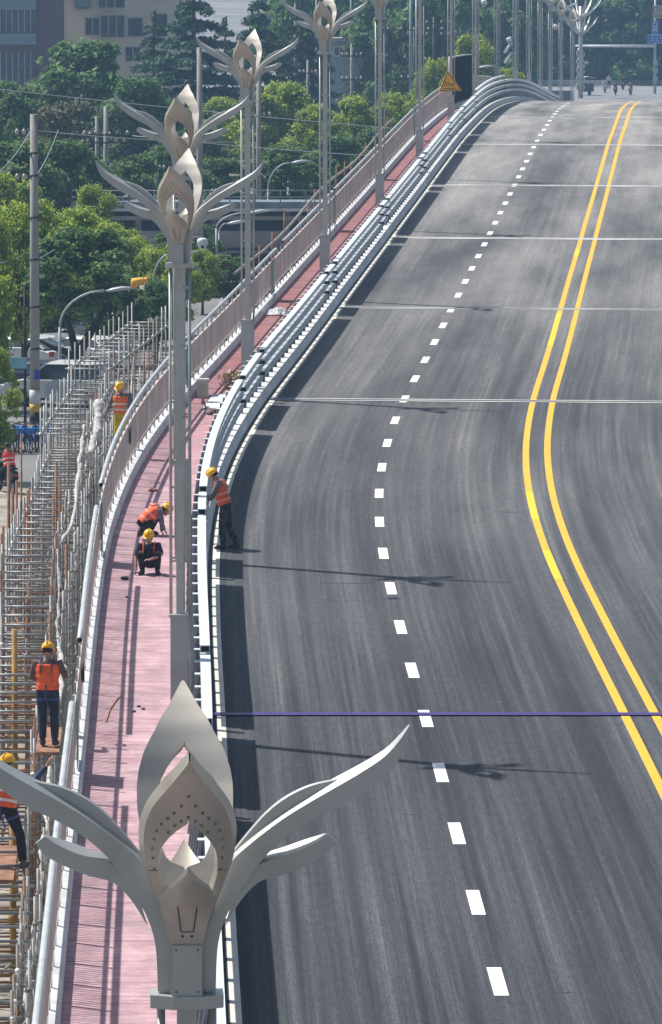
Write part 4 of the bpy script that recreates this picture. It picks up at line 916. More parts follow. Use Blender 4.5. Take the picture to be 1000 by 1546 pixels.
TR = [(-25, 315, 226, 150, 'A', "bright green tree cut by the photo's left edge"), (35, 292, 243, 170, 'A', "bright green tree right behind the striped utility pole"), (118, 305, 262, 170, 'A', "bright green tree over the parked cars"), (196, 352, 270, 130, 'A', "bright green tree behind the curved lamp with the yellow bag"),
      (262, 362, 268, 110, 'A', "small bright green tree behind the front lamp posts"), (165, 400, 250, 130, 'B', "darker leafy tree whose forked trunk stands behind the scaffold"), (-15, 520, 196, 110, 'A', "light willow-like tree low at the left edge"), (72, 400, 256, 120, 'B', "shaded tree between the utility pole and the cars"), (235, 420, 252, 90, 'B', "dark tree behind the blue-grey poles"), (305, 375, 285, 70, 'A', "small sprig-like tree below the dome camera"),
      (20, 205, 318, 170, 'B', "dark tree above the insulator poles at far left"), (110, 205, 330, 150, 'B', "dark tree behind the twin concrete poles"), (195, 232, 338, 130, 'B', "dark tree right of the twin concrete poles"), (140, 275, 300, 100, 'A', "light green tree top between the poles"), (95, 150, 372, 150, 'D', "tree with pale brownish leaves under the big round tree"),
      (125, 52, 415, 200, 'B', "big round tree in front of the beige apartment block"), (20, 120, 395, 140, 'B', "tree in front of the brown glazed building"), (215, 110, 400, 150, 'B', "dark tree right of the big round tree"), (300, 180, 395, 110, 'B', "dark tree behind the tall brown pole"),
      (262, 215, 372, 120, 'B', "dark tree left of the tall brown pole"), (345, 235, 365, 110, 'B', "dark tree above the rail bridge handrail"), (330, 140, 420, 120, 'A', "pale green tree behind the third lamp head"), (420, 118, 405, 150, 'A', "bright green tree between two lotus lamps"), (480, 150, 398, 120, 'A', "green tree left of the fourth lamp posts"), (545, 140, 402, 130, 'A', "green tree behind the fourth lamp posts"), (430, 215, 366, 140, 'B', "dark green tree behind the curved street lamp"), (520, 200, 372, 130, 'B', "dark green tree over the end of the rail bridge"), (600, 135, 410, 110, 'A', "yellow-green tree left of the upper fence"), (655, 80, 440, 90, 'A', "yellow-green tree behind the triangle sign"),
      (575, 190, 390, 120, 'B', "dark green tree beside the upper fence"), (715, 45, 455, 110, 'A', "bright tree top above the dark blue screen"), (765, 95, 470, 90, 'A', "low bright tree right of the dark screen"), (640, 150, 400, 90, 'B', "shaded tree low behind the fence"), (345, 385, 292, 90, 'B', "dark bush-like tree low right of the dome camera"), (285, 330, 300, 110, 'B', "shaded tree behind the dome camera"), (5, 255, 290, 150, 'A', "pale green tree top at far left behind the striped pole"), (165, 330, 290, 120, 'A', "yellow-green tree in front of the twin concrete poles")]
for t in TR: tree(*t, GA if t[4] == 'A' else GB)
for t in [(292, -60, 450, 190, 'C', "large cedar with drooping layered branches over the apartment windows"), (232, 10, 470, 130, 'C', "cedar with long flat branches across the beige wall"), (390, -30, 480, 150, 'C', "dark cedar behind the third lamp head"), (455, -10, 500, 130, 'C', "dark cedar left of the fourth lamp head"), (340, 20, 490, 120, 'C', "cedar between two lotus lamps")]: tree(*t, GC)
ORD = ['first', 'second', 'third', 'fourth', 'fifth', 'sixth', 'seventh', 'eighth', 'ninth', 'tenth', 'eleventh', 'twelfth', 'thirteenth', 'fourteenth', 'fifteenth', 'sixteenth']
PR['F'] = [tree_proto('broad', 31, lm=M_leafB, n=13000, leaf=.30, low=.02), tree_proto('broad', 32, lm=M_leafB, n=13000, leaf=.30, low=.02)]; HH['F'] = (10., 8.)
for rowname, d, y0, xs in (('nearest row', 560, -40, range(440, 700, 62)), ('second row', 640, -60, range(470, 850, 66)), ('third row', 752, -50, range(740, 1090, 58)), ('tall middle row', 785, -95, range(640, 1110, 74)), ('tallest row', 815, -110, range(500, 1120, 82)), ('back left row', 845, -120, range(430, 760, 90))):
    for xi, x in enumerate(xs):
        xx = x+_rt.uniform(-14, 14)
        T = tree(xx, y0+_rt.uniform(-25, 25), d+_rt.uniform(-14, 14), _rt.uniform(105, 140), 'F', "dark hazy tree in the far wall of trees", "far wall of dark trees")
        T['label'] = ORD[xi]+" tree from the left in the "+rowname+" of far trees beyond the crest"
# forked tree behind the scaffold
FT = thing("broadleaf_tree", "dark forked trunk of a leafy tree between the parked cars and the scaffold", "tree", (at(120, 0, 236).x, 236, 0), 0, GB); o_ = FT.location
def q_(px, py, dy=0): v = at(px, py, 236); return Vector((v.x-o_.x, dy, v.z))
m = MB(); m.tube([(0, 0, -.1), q_(118, 570), q_(116, 535)], [.32, .26, .24], 9); m.tube([q_(116, 540), q_(135, 505, .3), q_(158, 468, .5), q_(176, 430, .8)], [.22, .17, .13, .06], 8); m.tube([q_(115, 545), q_(100, 532, -.2), q_(80, 525, -.3), q_(58, 512, -.5)], [.17, .14, .10, .05], 8); m.tube([q_(116, 540), q_(106, 500, .2), q_(92, 460, .1), q_(86, 420, 0)], [.18, .13, .10, .05], 8)
m.build("trunk", M_bark, FT); ft = PR['B'][0][1].copy(); COL.objects.link(ft); ft.parent = FT; ft.scale = (.58, .58, .42); ft.location = (0, .6, q_(0, 480).z-.6)
hd = MB(); 
hedge = leaves_mesh("hedge", [(x*1.3, 0, 1.0, 1.2, .9, 1.1) for x in range(-16, 14)], 16000, .3, M_leafB, 9); ho = bpy.data.objects.new("hedge", hedge); COL.objects.link(ho); g = at(940, 120, 745); ho.location = (g.x, g.y, 0); tag(ho, "low dark hedge behind the far crossing riders", "hedge")
strawm = leaves_mesh("crown", [(0, 0, .12, .25, .18, .12), (.3, .1, .1, .2, .15, .1)], 500, .05, mat("dry_straw", (.42, .32, .20), .9, var=.3, scale=20), 4)

# ================================================================= buildings
M_beige = mat("beige_render", (.78, .70, .55), .9, var=.08, scale=.4); M_brownw = mat("brown_cladding", (.15, .10, .115), .8, var=.08); M_wglass = mat("window_glass", (.05, .07, .085), .15, var=.4, scale=.5, spec=.8)
M_wframe = mat("white_window_frame", (.55, .57, .58), .5); M_spand = mat("blue_grey_spandrel", (.20, .27, .31), .5, var=.1); M_brick = mat("brick_edge", (.45, .42, .43), .9, var=.3, scale=3)
def facade_at(px0, px1, y0, y1, d): a = at(px0, y1, d); b = at(px1, y0, d); return a.x, b.x, a.z, b.z, a.y
def building(label, px0, px1, d, ztop, m, name="apartment_building", depth=14):
    x0 = at(px0, 0, d).x; x1 = at(px1, 0, d).x; T = thing(name, label, "building", ((x0+x1)/2, d, 0)); mb = MB(); mb.box((0, depth/2, ztop/2), (x1-x0, depth, ztop)); mb.build("wall", m, T)
    mb = MB(); mb.box((0, depth/2, ztop+.15), (x1-x0+.6, depth+.6, .3)); mb.build("roof", M_conc_g, T); return T
def window(T, px0, px1, y0, y1, d, nx=2, bay=0.0, fr=M_wframe, nz=1):
    x0, x1 = at(px0, 0, d).x-T.location.x, at(px1, 0, d).x-T.location.x; z1, z0 = at(0, y0, d).z, at(0, y1, d).z; yb = -.02-bay; w = MB()
    t = .09; cx, cz = (x0+x1)/2, (z0+z1)/2
    w.box((cx, yb/2-.03, z1), (x1-x0+t, abs(yb)+.10, t)); w.box((cx, yb/2-.03, z0), (x1-x0+t, abs(yb)+.10, t))
    for k in range(nx+1): x = x0+(x1-x0)*k/nx; w.box((x, yb/2-.027, cz), (t*.8, abs(yb)+.09, z1-z0-t))
    f = w.build("window", fr, T); g = MB(); g.box((cx, yb/2+.0, cz), (x1-x0-.02, abs(yb)+.02, z1-z0-.02)); g.build("pane", M_wglass, f); return f
d = 520
B1 = building("beige apartment block behind the big round tree, with white framed bay windows", 89, 292, d, 28, M_beige)
for a in ((130, 152, 26, 53, 2, 0), (153, 190, 22, 56, 3, .6), (194, 217, 26, 55, 1, 0), (232, 254, 20, 55, 1, 0), (100, 118, -40, -14, 1, 0), (150, 175, -45, 12, 2, .5), (172, 190, -40, 12, 1, 0), (195, 216, -35, -5, 1, 0), (233, 256, -40, 0, 1, 0), (190, 214, 70, 92, 2, 0), (266, 284, 20, 55, 1, 0), (150, 176, 84, 110, 2, 0), (232, 254, 80, 108, 1, 0)): window(B1, a[0], a[1], a[2], a[3], d, a[4], a[5])
m = MB(); m.box((at(95, 0, d).x-B1.location.x-.1, -.05, 14), (.5, .1, 28)); m.build("brick_edge", M_brick, B1)
m = MB(); x = at(127, 0, d).x-B1.location.x; z = at(0, 4, d).z; m.box((x, -.35, z), (1.4, .6, .75)); ac = m.build("air_conditioner", M_spand, B1); m = MB(); m.box((x, -.3, z-.42), (1.2, .5, .06)); m.build("bracket", M_dark, ac)
d2 = 500
B2 = building("brown building with glazed balconies in the top left corner", -120, 87, d2, 27, M_brownw, "office_building")
for y0, y1 in ((-60, -3), (3, 49), (78, 140)):
    x0, x1 = at(-90, 0, d2).x-B2.location.x, at(56, 0, d2).x-B2.location.x; z1, z0 = at(0, y0, d2).z, at(0, y1, d2).z
    m = MB(); m.box(((x0+x1)/2, -.05, (z0+z1)/2), (x1-x0, .1, z1-z0)); f = m.build("window", M_wglass, B2); m = MB(); k = x0
    while k < x1: m.box((k, -.12, (z0+z1)/2), (.06, .08, z1-z0)); k += .5
    m.build("mullion", M_brick, f); m = MB(); m.box(((x0+x1)/2, -.16, z0-.5), (x1-x0+.1, .3, .9)); m.build("spandrel", M_spand, B2)
d3 = 900
for i, (a, b, zt, mm, lb) in enumerate(((470, 530, 19, M_spand, "pale distant block between two lamp heads"), (560, 640, 24, M_spand, "distant grey tower behind the railway poles"), (690, 712, 30, M_brownw, "tall narrow distant tower above the triangle sign"))):
    T = building(lb, a, b, d3, zt, mm, "distant_building")
    for r_ in range(5):
        for c_ in range(3): window(T, a+(b-a)*(.1+.3*c_), a+(b-a)*(.28+.3*c_), -8-r_*26, 6-r_*26, d3, 1)
T = building("low pale roofed shed among the railway poles", 500, 556, 560, at(0, 62, 560).z, M_spand, "shed", 6); window(T, 505, 520, 70, 84, 560, 2); window(T, 530, 550, 70, 84, 560, 2)

# ================================================================= rail bridge (viaduct) behind the trees
d = 330
V_ = thing("rail_bridge", "low grey rail bridge with a thin handrail crossing behind the lamp posts", "bridge", (0, d, 0))
X = lambda px: (px-500)/FPX*d
Zy = lambda y: at(0, y, d).z
def vb_(name, px0, px1, y0, y1, y_, dep, mt, par=V_):
    m = MB(); m.box(((X(px0)+X(px1))/2, y_, (Zy(y0)+Zy(y1))/2), (X(px1)-X(px0), dep, abs(Zy(y0)-Zy(y1)))); return m.build(name, mt, par)
M_steelb = mat("blue_grey_steel", (.16, .20, .23), .6, var=.2, scale=.6); M_wallp = mat("stained_wall", (.26, .235, .235), .9, var=.3, scale=.5)
vb_("deck_beam", 110, 640, 303, 317, 0, 3.0, M_steelb); vb_("deck_edge", 110, 640, 313, 317, -1.6, .2, M_conc)
m = MB()
for y in (286, 296): m.tube([(X(110), -1.4, Zy(y)), (X(640), -1.4, Zy(y))], .035, 6)
for px in range(120, 640, 38): m.tube([(X(px), -1.4, Zy(303)), (X(px), -1.4, Zy(286))], .035, 6)
m.build("handrail", M_steelb, V_)
vb_("wall", 110, 640, 347, 372, -1.2, .5, M_wallp); vb_("girder", 110, 640, 325, 331, -.8, .4, M_conc_g); vb_("pipe_run", 110, 640, 376, 380, -1.8, .25, M_wallp); vb_("lower_wall", 110, 640, 392, 440, 1.5, .4, M_conc_g); vb_("back_wall", 110, 640, 317, 395, 1.6, .3, M_steelb)
for px in (150, 205, 262, 318, 372, 430, 476, 530, 590): vb_("pillar", px, px+9, 317, 400, -.5, .4, M_wallp)
sl = thing("steel_platform", "dark steel platform with pale rails behind the front lamp posts", "platform", (X(350), 300, 0)); 
for z, mt, h in ((1.9, M_pipe, .07), (1.2, M_pipe, .07), (1.55, M_dark, .5), (.55, M_dark, .9)): m = MB(); m.box((0, 0 if h > .1 else -.3, z-.5), (7.5, .5, h)); m.build("rail" if h < .1 else "panel", mt, sl)

# ================================================================= utility poles, wires, street lamps
M_pole = mat("pole_concrete", (.30, .29, .27), .9, var=.15, scale=1.0); M_ins = mat("porcelain", (.45, .40, .38), .4); M_blk = mat("black_paint", (.02, .02, .02), .8); M_yel = mat("yellow_band", (.60, .38, .04), .7, var=.25, scale=6); M_bluep = mat("blue_label", (.02, .06, .35), .6); M_bgrey = mat("blue_grey_pole", (.22, .27, .31), .6, var=.1)
def upole(label, px, ytop, d, r, arms=(), mt=M_pole, group="utility poles left of the bridge", name="utility_pole"):
    g = at(px, 0, d); zt = at(px, ytop, d).z; T = thing(name, label, "pole", (g.x, d, 0), 0, group)
    m = MB(); m.tube([(0, 0, 0), (0, 0, zt*.5), (0, 0, zt)], [r*1.2, r*1.05, r*.85], 12); m.build("shaft", mt, T)
    for z, w in arms:
        za = at(0, z, d).z; m = MB(); m.box((0, -r-.03, za), (w, .08, .08)); a = m.build("crossarm", M_dark, T)
        for k in (-1, -.5, .5, 1): m = MB(); m.tube([(k*w*.46, -r-.03, za+.04), (k*w*.46, -r-.03, za+.14), (k*w*.46, -r-.03, za+.24)], [.05, .09, .04], 8); m.build("insulator", M_ins, a)
    return T
P1 = upole("thick concrete utility pole with yellow and black bands at its foot", 52, 172, 218, .155)
for z0, z1, mt, nm in ((.22, .66, M_blk, "black_band"), (.66, .95, M_yel, "yellow_band"), (.02, .22, M_yel, "yellow_band"), (.95, 1.45, M_wframe, "pale_band")):
    m = MB(); m.tube([(0, 0, z0), (0, 0, z1)], .20, 16); m.build(nm, mt, P1)
m = MB(); m.box((.08, -.19, 2.0), (.20, .03, .34)); m.build("blue_label", M_bluep, P1)
for z in (2.9, 4.4, 6.1, 7.6, 9.1, 9.9): m = MB(); m.tube([(0, 0, z), (0, 0, z+.07)], .185, 12); m.build("steel_band", M_dark, P1)
for z in (9.0, 10.6):
    for x in (-.35, -.6): m = MB(); m.tube([(x, -.1, z), (x, -.1, z+.1), (x, -.1, z+.2)], [.04, .08, .03], 8); m.build("insulator", M_ins, P1)
upole("left one of the twin concrete poles with a short crossarm and round insulators", 147, 175, 345, .11, ((205, 1.6),)); upole("right one of the twin concrete poles, thicker, with two long crossarms", 161, 160, 340, .155, ((203, 2.6), (215, 2.2), (288, 2.8)))
upole("short pole with wires beside the second lamp arm", 236, 242, 350, .10, ((255, 1.0),)); upole("tall plain brown pole rising behind the front lamp heads", 302, 71, 300, .15)
upole("concrete pole right behind the third lamp posts", 391, 100, 335, .13, ((175, 1.3),)); upole("slim pole in the trees left of the fourth lamp", 465, 90, 420, .10, ((110, 1.2),)); upole("slim pole in the trees between two lamp posts", 531, 65, 420, .10, ((84, 1.4), (120, 1.4)))
upole("thin dark pole left of the striped utility pole", 37, 430, 212, .045, mt=M_blk); upole("blue-grey square pole right of the yellow bag lamp", 222, 428, 262, .12, mt=M_bgrey); upole("pole with a crossarm at the left of the railway mast group", 446, 5, 560, .12, ((30, 2.0),)); upole("pale pole beside the fourth lamp head", 478, -10, 560, .10, mt=M_bgrey)
upole("blue-grey mast behind the fifth lamp", 620, -20, 520, .13, mt=M_bgrey); upole("dark lattice-like mast with long arms left of the sixth lamp", 626, 40, 480, .14, ((45, 4.6), (118, 2.2)), mt=M_dark); upole("railway mast with crossarms behind the sixth lamp", 655, 25, 500, .12, ((35, 2.6), (53, 2.6), (90, 1.6)), mt=M_dark); upole("pale mast seen between two far lamp posts", 530, -10, 600, .10, mt=M_bgrey)
def wire(a, b, sag, lab, r=.018):
    A, B = Vector(a), Vector(b); m = MB(); m.tube([A.lerp(B, k/14)+Vector((0, 0, -sag*4*(k/14)*(1-k/14))) for k in range(15)], r, 5); tag(m.build("wire", M_pipe), lab, "wire", "overhead wires left of the bridge")
wire(at(-60, 128, 330), at(620, 196, 330), .1, "long overhead wire crossing just above the insulators"); wire(at(54, 197, 218), at(380, 214, 330), .15, "overhead wire from the striped pole to the twin poles", .014); wire(at(200, 205, 330), at(640, 240, 330), .1, "overhead wire behind the second lamp head")
wire(at(50, 190, 218), at(-20, 270, 200), .3, "wire dropping left from the top of the striped pole", .014); wire(at(52, 270, 218), at(88, 196, 330), .2, "slanting wire right of the striped pole", .014); wire(at(60, 390, 218), at(170, 290, 345), .4, "wire slanting up to the twin poles", .014); wire(at(-10, 400, 215), at(140, 320, 345), .4, "wire sagging across the bright tree", .014)
M_lampg = mat("grey_lamp_paint", (.36, .40, .43), .5, .1, var=.08); M_lhead = mat("lamp_head", (.45, .49, .53), .4, .1, var=.06); M_bag = mat("yellow_bag", (.80, .42, .04), .7, var=.2, scale=8)
def curved_lamp(label, px, ybend, d, hx, hy, r=.055, dish=True):
    g = at(px, 0, d); T = thing("curved_street_lamp", label, "street lamp", (g.x, d, 0), 0, "curved grey street lamps left of the bridge"); zb = at(px, ybend, d).z; he = at(hx, hy, d); dx = he.x-g.x; hz = he.z
    m = MB(); m.tube([(0, 0, 0), (0, 0, zb*.5), (0, 0, zb)], [r*1.5, r*1.3, r], 10); m.build("pole", M_lampg, T)
    m = MB(); m.tube([(0, 0, zb)]+[(dx*(1-math.cos(a)), 0, zb+(hz-zb)*math.sin(a)) for a in [math.pi/2*k/10 for k in range(1, 9)]]+[(dx*.97, 0, hz)], r*.8, 8); m.build("arm", M_lampg, T)
    m = MB(); sg = 1 if dx > 0 else -1; L_ = 1.15; m.tube([(dx, 0, hz-.02), (dx+sg*.25, 0, hz+.02), (dx+sg*.6, 0, hz+.08), (dx+sg*L_, 0, hz+.10)], [.06, .16, .17, .05], 10, flat=(1, .5), up=(0, 0, 1)); m.build("lamp_head", M_lhead, T); return T
CL = curved_lamp("curved street lamp with a yellow bag tied over the tip of its head", 90, 495, 233, 160, 439)
b = at(212, 427, 233); m = MB(); m.tube([(b.x-.28, 233, b.z-.18), (b.x-.22, 233, b.z), (b.x, 233, b.z+.05), (b.x+.2, 233, b.z+.08)], [.10, .2, .15, .10], 9); m.sphere((b.x+.22, 233, b.z+.1), .11, 8, 6); tag(m.build("yellow_bag", M_bag, smooth=True), "yellow cloth bag tied to the tip of the curved street lamp", "bag")
curved_lamp("grey curved lamp half hidden behind the front lamp's arm", 231, 430, 255, 258, 384); curved_lamp("curved street lamp above the rail bridge handrail", 405, 285, 345, 440, 245); curved_lamp("curved lamp in front of the rail bridge, head behind a lamp post", 327, 345, 300, 376, 321); curved_lamp("low curved lamp beside the dome camera", 331, 352, 310, 343, 337, .04)
curved_lamp("small street lamp head just past the dark blue screen", 690, 110, 420, 722, 101)
disc = thing("round_sign", "round grey road sign seen from behind below the curved lamp", "sign", (at(83, 0, 214).x, 214, 0)); zc = at(83, 592, 214).z; m = MB(); m.tube([(0, 0, zc), (0, .03, zc)], .40, 24); m.build("sign_disc", M_lampg, disc); m = MB(); m.tube([(.05, .08, 0), (.05, .08, zc+.3)], .04, 8); m.build("post", M_lampg, disc)
sb = thing("small_sign", "small light blue rectangular sign on the thin dark pole", "sign", (at(26, 0, 210).x, 210, 0)); zc = at(26, 550, 210).z; m = MB(); m.box((0, 0, zc), (.62, .04, .42)); m.build("sign_board", mat("pale_blue", (.22, .42, .50), .6), sb); m = MB(); m.box((0, -.03, zc-.2), (.62, .01, .04)); m.build("frame", M_dark, sb)
# dome camera etc
def dome(label, p, s=1.0, arm=.5):
    T = thing("dome_camera", label, "camera", p, 0, "white dome cameras on the lamp posts"); m = MB(); m.tube([(0, 0, .12*s), (0, 0, .09*s), (0, 0, -.02*s)], [.05*s, .11*s, .12*s], 14); m.build("housing", M_rail, T); m = MB(); m.sphere((0, -.01, -.04*s), .085*s, 12, 8); b_ = m.build("ball", M_rail, T); m = MB(); m.sphere((0, -.075*s, -.06*s), .035*s, 8, 6); m.build("lens", M_dark, b_); m = MB(); m.tube([(0, 0, .14*s), (-arm, .05, .12*s)], .02*s, 6); m.build("bracket", M_lampg, T)
dome("white dome camera on a bracket right of the front pair of lamps", at(306, 368, 124), 1.0, .35)
dome("small white camera on the second post past the dark screen", at(769, 61, 394), 1.6, -.35); dome("white dome camera at the photo's top above the dark screen", at(731, 5, 340), 1.6, .35); dome("white dome camera on a far post beyond the crest", at(839, 41, 430), 1.6, .3)
for y, lb in ((72, "upper"), (87, "lower")):
    p = at(768, y, 394); m = MB(); m.tube([p+Vector((-.26, 0, -.35)), p+Vector((.2, 0, .35))], .09, 8); tag(m.build("light_bar", M_rail), lb+" of the two slanting white tube lights on a far lamp post", "light", "slanting tube lights on the far post")
# ================================================================= triangle sign, screen
M_orange = mat("orange_sign", (.95, .46, .02), .55, var=.06, scale=2); 
S = thing("warning_sign", "orange triangular sign reading 35m hung on a lamp post", "sign", at(676, 139, 297)); 
m = MB(); m.prism([(-.42, 0), (.70, .08), (-.02, 1.08)], -.12, .12); m.build("sign_box", M_orange, S)
m = MB(); m.v = [Vector(v) for v in ((-.42, -.121, -.0), (-.50, .32, .05), (-.12, .30, 1.02), (-.02, -.121, 1.08))]; m.f = [(0, 1, 2, 3)]
def inner_tri(t, y):
    c = Vector((.087, y, .386)); P = [Vector((-.42, y, 0)), Vector((.70, y, .08)), Vector((-.02, y, 1.08))]; return [c+(p-c)*t for p in P]
a, b = inner_tri(.90, -.124), inner_tri(.80, -.124); m = MB(); m.v = a+b; m.f = [(0, 1, 4, 3), (1, 2, 5, 4), (2, 0, 3, 5)]; m.build("border", M_blk, S)
def text(body, size, loc, mt, par, name="lettering", rot=0):
    c = bpy.data.curves.new(name, 'FONT'); c.body = body; c.size = size; c.align_x = 'CENTER'; c.extrude = .004; c.offset = .002; c.space_character = 1.15; o = bpy.data.objects.new(name, c); COL.objects.link(o); bpy.context.view_layer.update()
    me = bpy.data.meshes.new_from_object(o.evaluated_get(bpy.context.evaluated_depsgraph_get())); COL.objects.unlink(o); bpy.data.objects.remove(o); q = bpy.data.objects.new(name, me); COL.objects.link(q); me.materials.clear(); me.materials.append(mt); q.parent = par; q.location = loc; q.rotation_euler = (math.pi/2, 0, rot); return q
text("35m", .27, (.08, -.13, .30), M_blk, S)
m = MB()
for k in range(9): m.box((-.17+k*.065, -.126, .16+k*.004), (.04, .006, .06))
o = m.build("small_lettering", M_blk, S); o['kind'] = 'stuff'; o.pop('kind')
m = MB(); m.box((0.05, .14, .3), (.1, .1, .2)); m.build("bracket", M_post, S)
M_screen = mat("dark_blue_sheet", (.006, .010, .016), 1.0, var=.4, scale=1.0, spec=.05); scr = thing("site_screen", "tall dark blue corrugated screen beside the fence near the crest", "screen", R(262, -6.15, 0)); org = R(262, -6.15, 0); m = MB(); rings = []
for k in range(57): s_ = 262+k*.5; rings.append([R(s_, -6.15+(.05 if k % 2 else 0), h)-org for h in (0.0, 2.85)]+[R(s_, -6.11+(.05 if k % 2 else 0), h)-org for h in (2.85, 0.0)])
m.sweep(rings); m.build("sheet", M_screen, scr); m = MB(); m.sweep([[R(s_, -6.19+x, h)-org for x, h in ((0, 2.84), (.16, 2.84), (.16, 2.9), (0, 2.9))] for s_ in (262, 270, 280, 290)]); m.build("top_rail", M_pipe, scr)
m = MB(); m.tube([R(262, -6.15, 0)-org, R(262, -6.15, 2.95)-org], .05, 8); m.build("post", M_pipe, scr)
# rebar and pipe outside the upper fence
for k, s_ in enumerate(range(118, 214, 6)):
    m = MB(); p = R(s_+_rt.uniform(-1, 1), -6.75-_rt.uniform(0, .15), 0); m.tube([p+Vector((0, 0, -1)), p+Vector((_rt.uniform(-.08, .08), 0, _rt.uniform(1.0, 1.75)))], .035, 6)
    tag(m.build("rusty_stake", M_rust), ORD[k]+" rusty stake up the slope outside the upper fence", "stake", "rusty stakes outside the upper fence")
m = MB(); m.tube([R(s_, -6.8, 1.15+.12*math.sin(s_*.13)) for s_ in range(112, 214, 4)], .05, 8); tag(m.build("pipe", M_galvd), "long pale pipe running outside the upper fence among rusty stakes", "pipe")
# ================================================================= litter on the path
bx = thing("junction_box", "grey-beige metal box standing on the path right of the front lamp posts", "box", R(82.3, -5.36, 0)); m = MB(); m.box((0, 0, .42), (.30, .25, .46)); m.box((0, 0, .1), (.08, .08, .2)); m.build("housing", mat("beige_box", (.38, .35, .30), .7, var=.2), bx); m = MB(); m.box((0, 0, .66), (.34, .29, .03)); m.build("lid", M_rail, bx)
m = MB(); m.tube([R(82, -5.3, .05), R(80, -5.1, .03), R(79, -4.6, .03), R(82, -4.5, .05)], .03, 6); tag(m.build("cable", M_blk), "black cable lying on the path beside the grey-beige box", "cable")
m = MB(); m.sweep([[R(s_, o_, h_) for o_, h_ in ((-5.25, .004), (-4.25, .004), (-4.25, .05), (-5.25, .05))] for s_ in (80.5, 84.5)]); tag(m.build("concrete_slab", M_conc), "pale bare concrete patch laid on the path by the grey-beige box", "slab")
for q, (s_, o_) in enumerate(((79.6, -5.0), (79.9, -4.85), (79.5, -4.7), (80.2, -4.5), (79.2, -4.95))):
    m = MB(); m.sphere(R(s_, o_, .05), .09, 6, 4, (1.2, 1.5, .7)); tag(m.build("rubble_lump", mat_rub if q else globals().setdefault('mat_rub', mat("rubble", (.20, .15, .14), .95, var=.4, scale=20))), ORD[q]+" brown rubble lump along the near edge of the bare concrete patch", "rubble", "rubble lumps by the bare patch")
for s_, o_, sc_, lb in ((86.6, -4.95, 1.0, "tuft of dry straw on the path beyond the bare concrete patch"), (86.4, -4.7, .8, "smaller tuft of dry straw next to the white bag")):
    o = bpy.data.objects.new("dry_straw", strawm); COL.objects.link(o); o.location = R(s_, o_, 0); o.scale = (sc_, sc_*2.2, sc_*2.2); tag(o, lb, "straw")
def rag(name, s_, o_, sx, sy, sz, lab, cat, seed):
    r = random.Random(seed); m = MB(); b = R(s_, o_, 0); n = 12; rows = []
    for i in range(n+1): rows.append([b+Vector(((i/n-.5)*sx, (j/n-.5)*sy, .012+max(0, sz*(1-((i/n-.5)**2+(j/n-.5)**2)*3.6)*r.uniform(.25, 1)))) for j in range(n+1)])
    m.v = [v for row in rows for v in row]; m.f = [(i*(n+1)+j, i*(n+1)+j+1, (i+1)*(n+1)+j+1, (i+1)*(n+1)+j) for i in range(n) for j in range(n)]; return tag(m.build(name, M_plas), lab, cat)
rag("white_bag", 86.8, -4.55, .45, .9, .22, "crumpled white bag by the straw at the barrier side of the path", "bag", 3); rag("plastic_sheet", 112.5, -5.45, .75, 2.6, .16, "crumpled white plastic sheet on the red path beside the second teal panel", "plastic sheet", 5); rag("white_cloth", 156, -4.65, .42, 1.8, .42, "pointed white cloth leaning at the barrier halfway up the red path", "cloth", 8)
m = MB(); m.box(R(193, -4.75, .12), (.5, 1.2, .22)); tag(m.build("plank_bundle", M_rust), "small dark bundle of boards beside the barrier near the triangle sign", "boards")
def coil(lab, s_, o_, h_, r_):
    m = MB(); b = R(s_, o_, h_)
    for k in range(3):
        q = k*.05; m.tube([b+Vector((.01*k, math.sin(a)*r_*(.7+q)*1.6, -r_+math.cos(a)*r_*(1+q*2))) for a in [2*math.pi*j/16 for j in range(17)]], .014, 6, caps=False)
    tag(m.build("cable_coil", M_blk), lab, "cable", "cable coils hung on the fence")
coil("black cable coil hanging on the curving fence beside the worker outside it", 62.5, -5.93, 1.25, .17); coil("cable loop hanging below the open end of the fence's top pipe near the lamp arm", 21.4, -5.93, 1.30, .13)
m = MB(); m.tube([R(23.5, -5.55, .01), R(25, -5.50, .02), R(26.3, -5.38, .015), R(26.8, -5.28, .01)], .012, 6); tag(m.build("twig", M_och), "thin pale twig lying on the pink path left of the nearest pedestal", "twig")
m = MB(); m.sphere(R(60.3, -5.28, .03), .10, 8, 5, (1.3, 1.6, .35)); tag(m.build("scrap", M_rust), "small brown scrap on the pink path above the crouching man", "scrap")
for q, (s_, o_) in enumerate(((25.4, -5.0), (25.1, -4.92), (24.8, -5.08), (40.5, -5.35))):
    m = MB(); m.sphere(R(s_, o_, .015), .035, 6, 4, (1.2, 2.0, .5)); tag(m.build("crumb_of_mortar", M_dark), ["first", "second", "third", "farthest"][q]+" small dark mortar crumb on the near part of the pink path", "mortar", "mortar crumbs on the path")
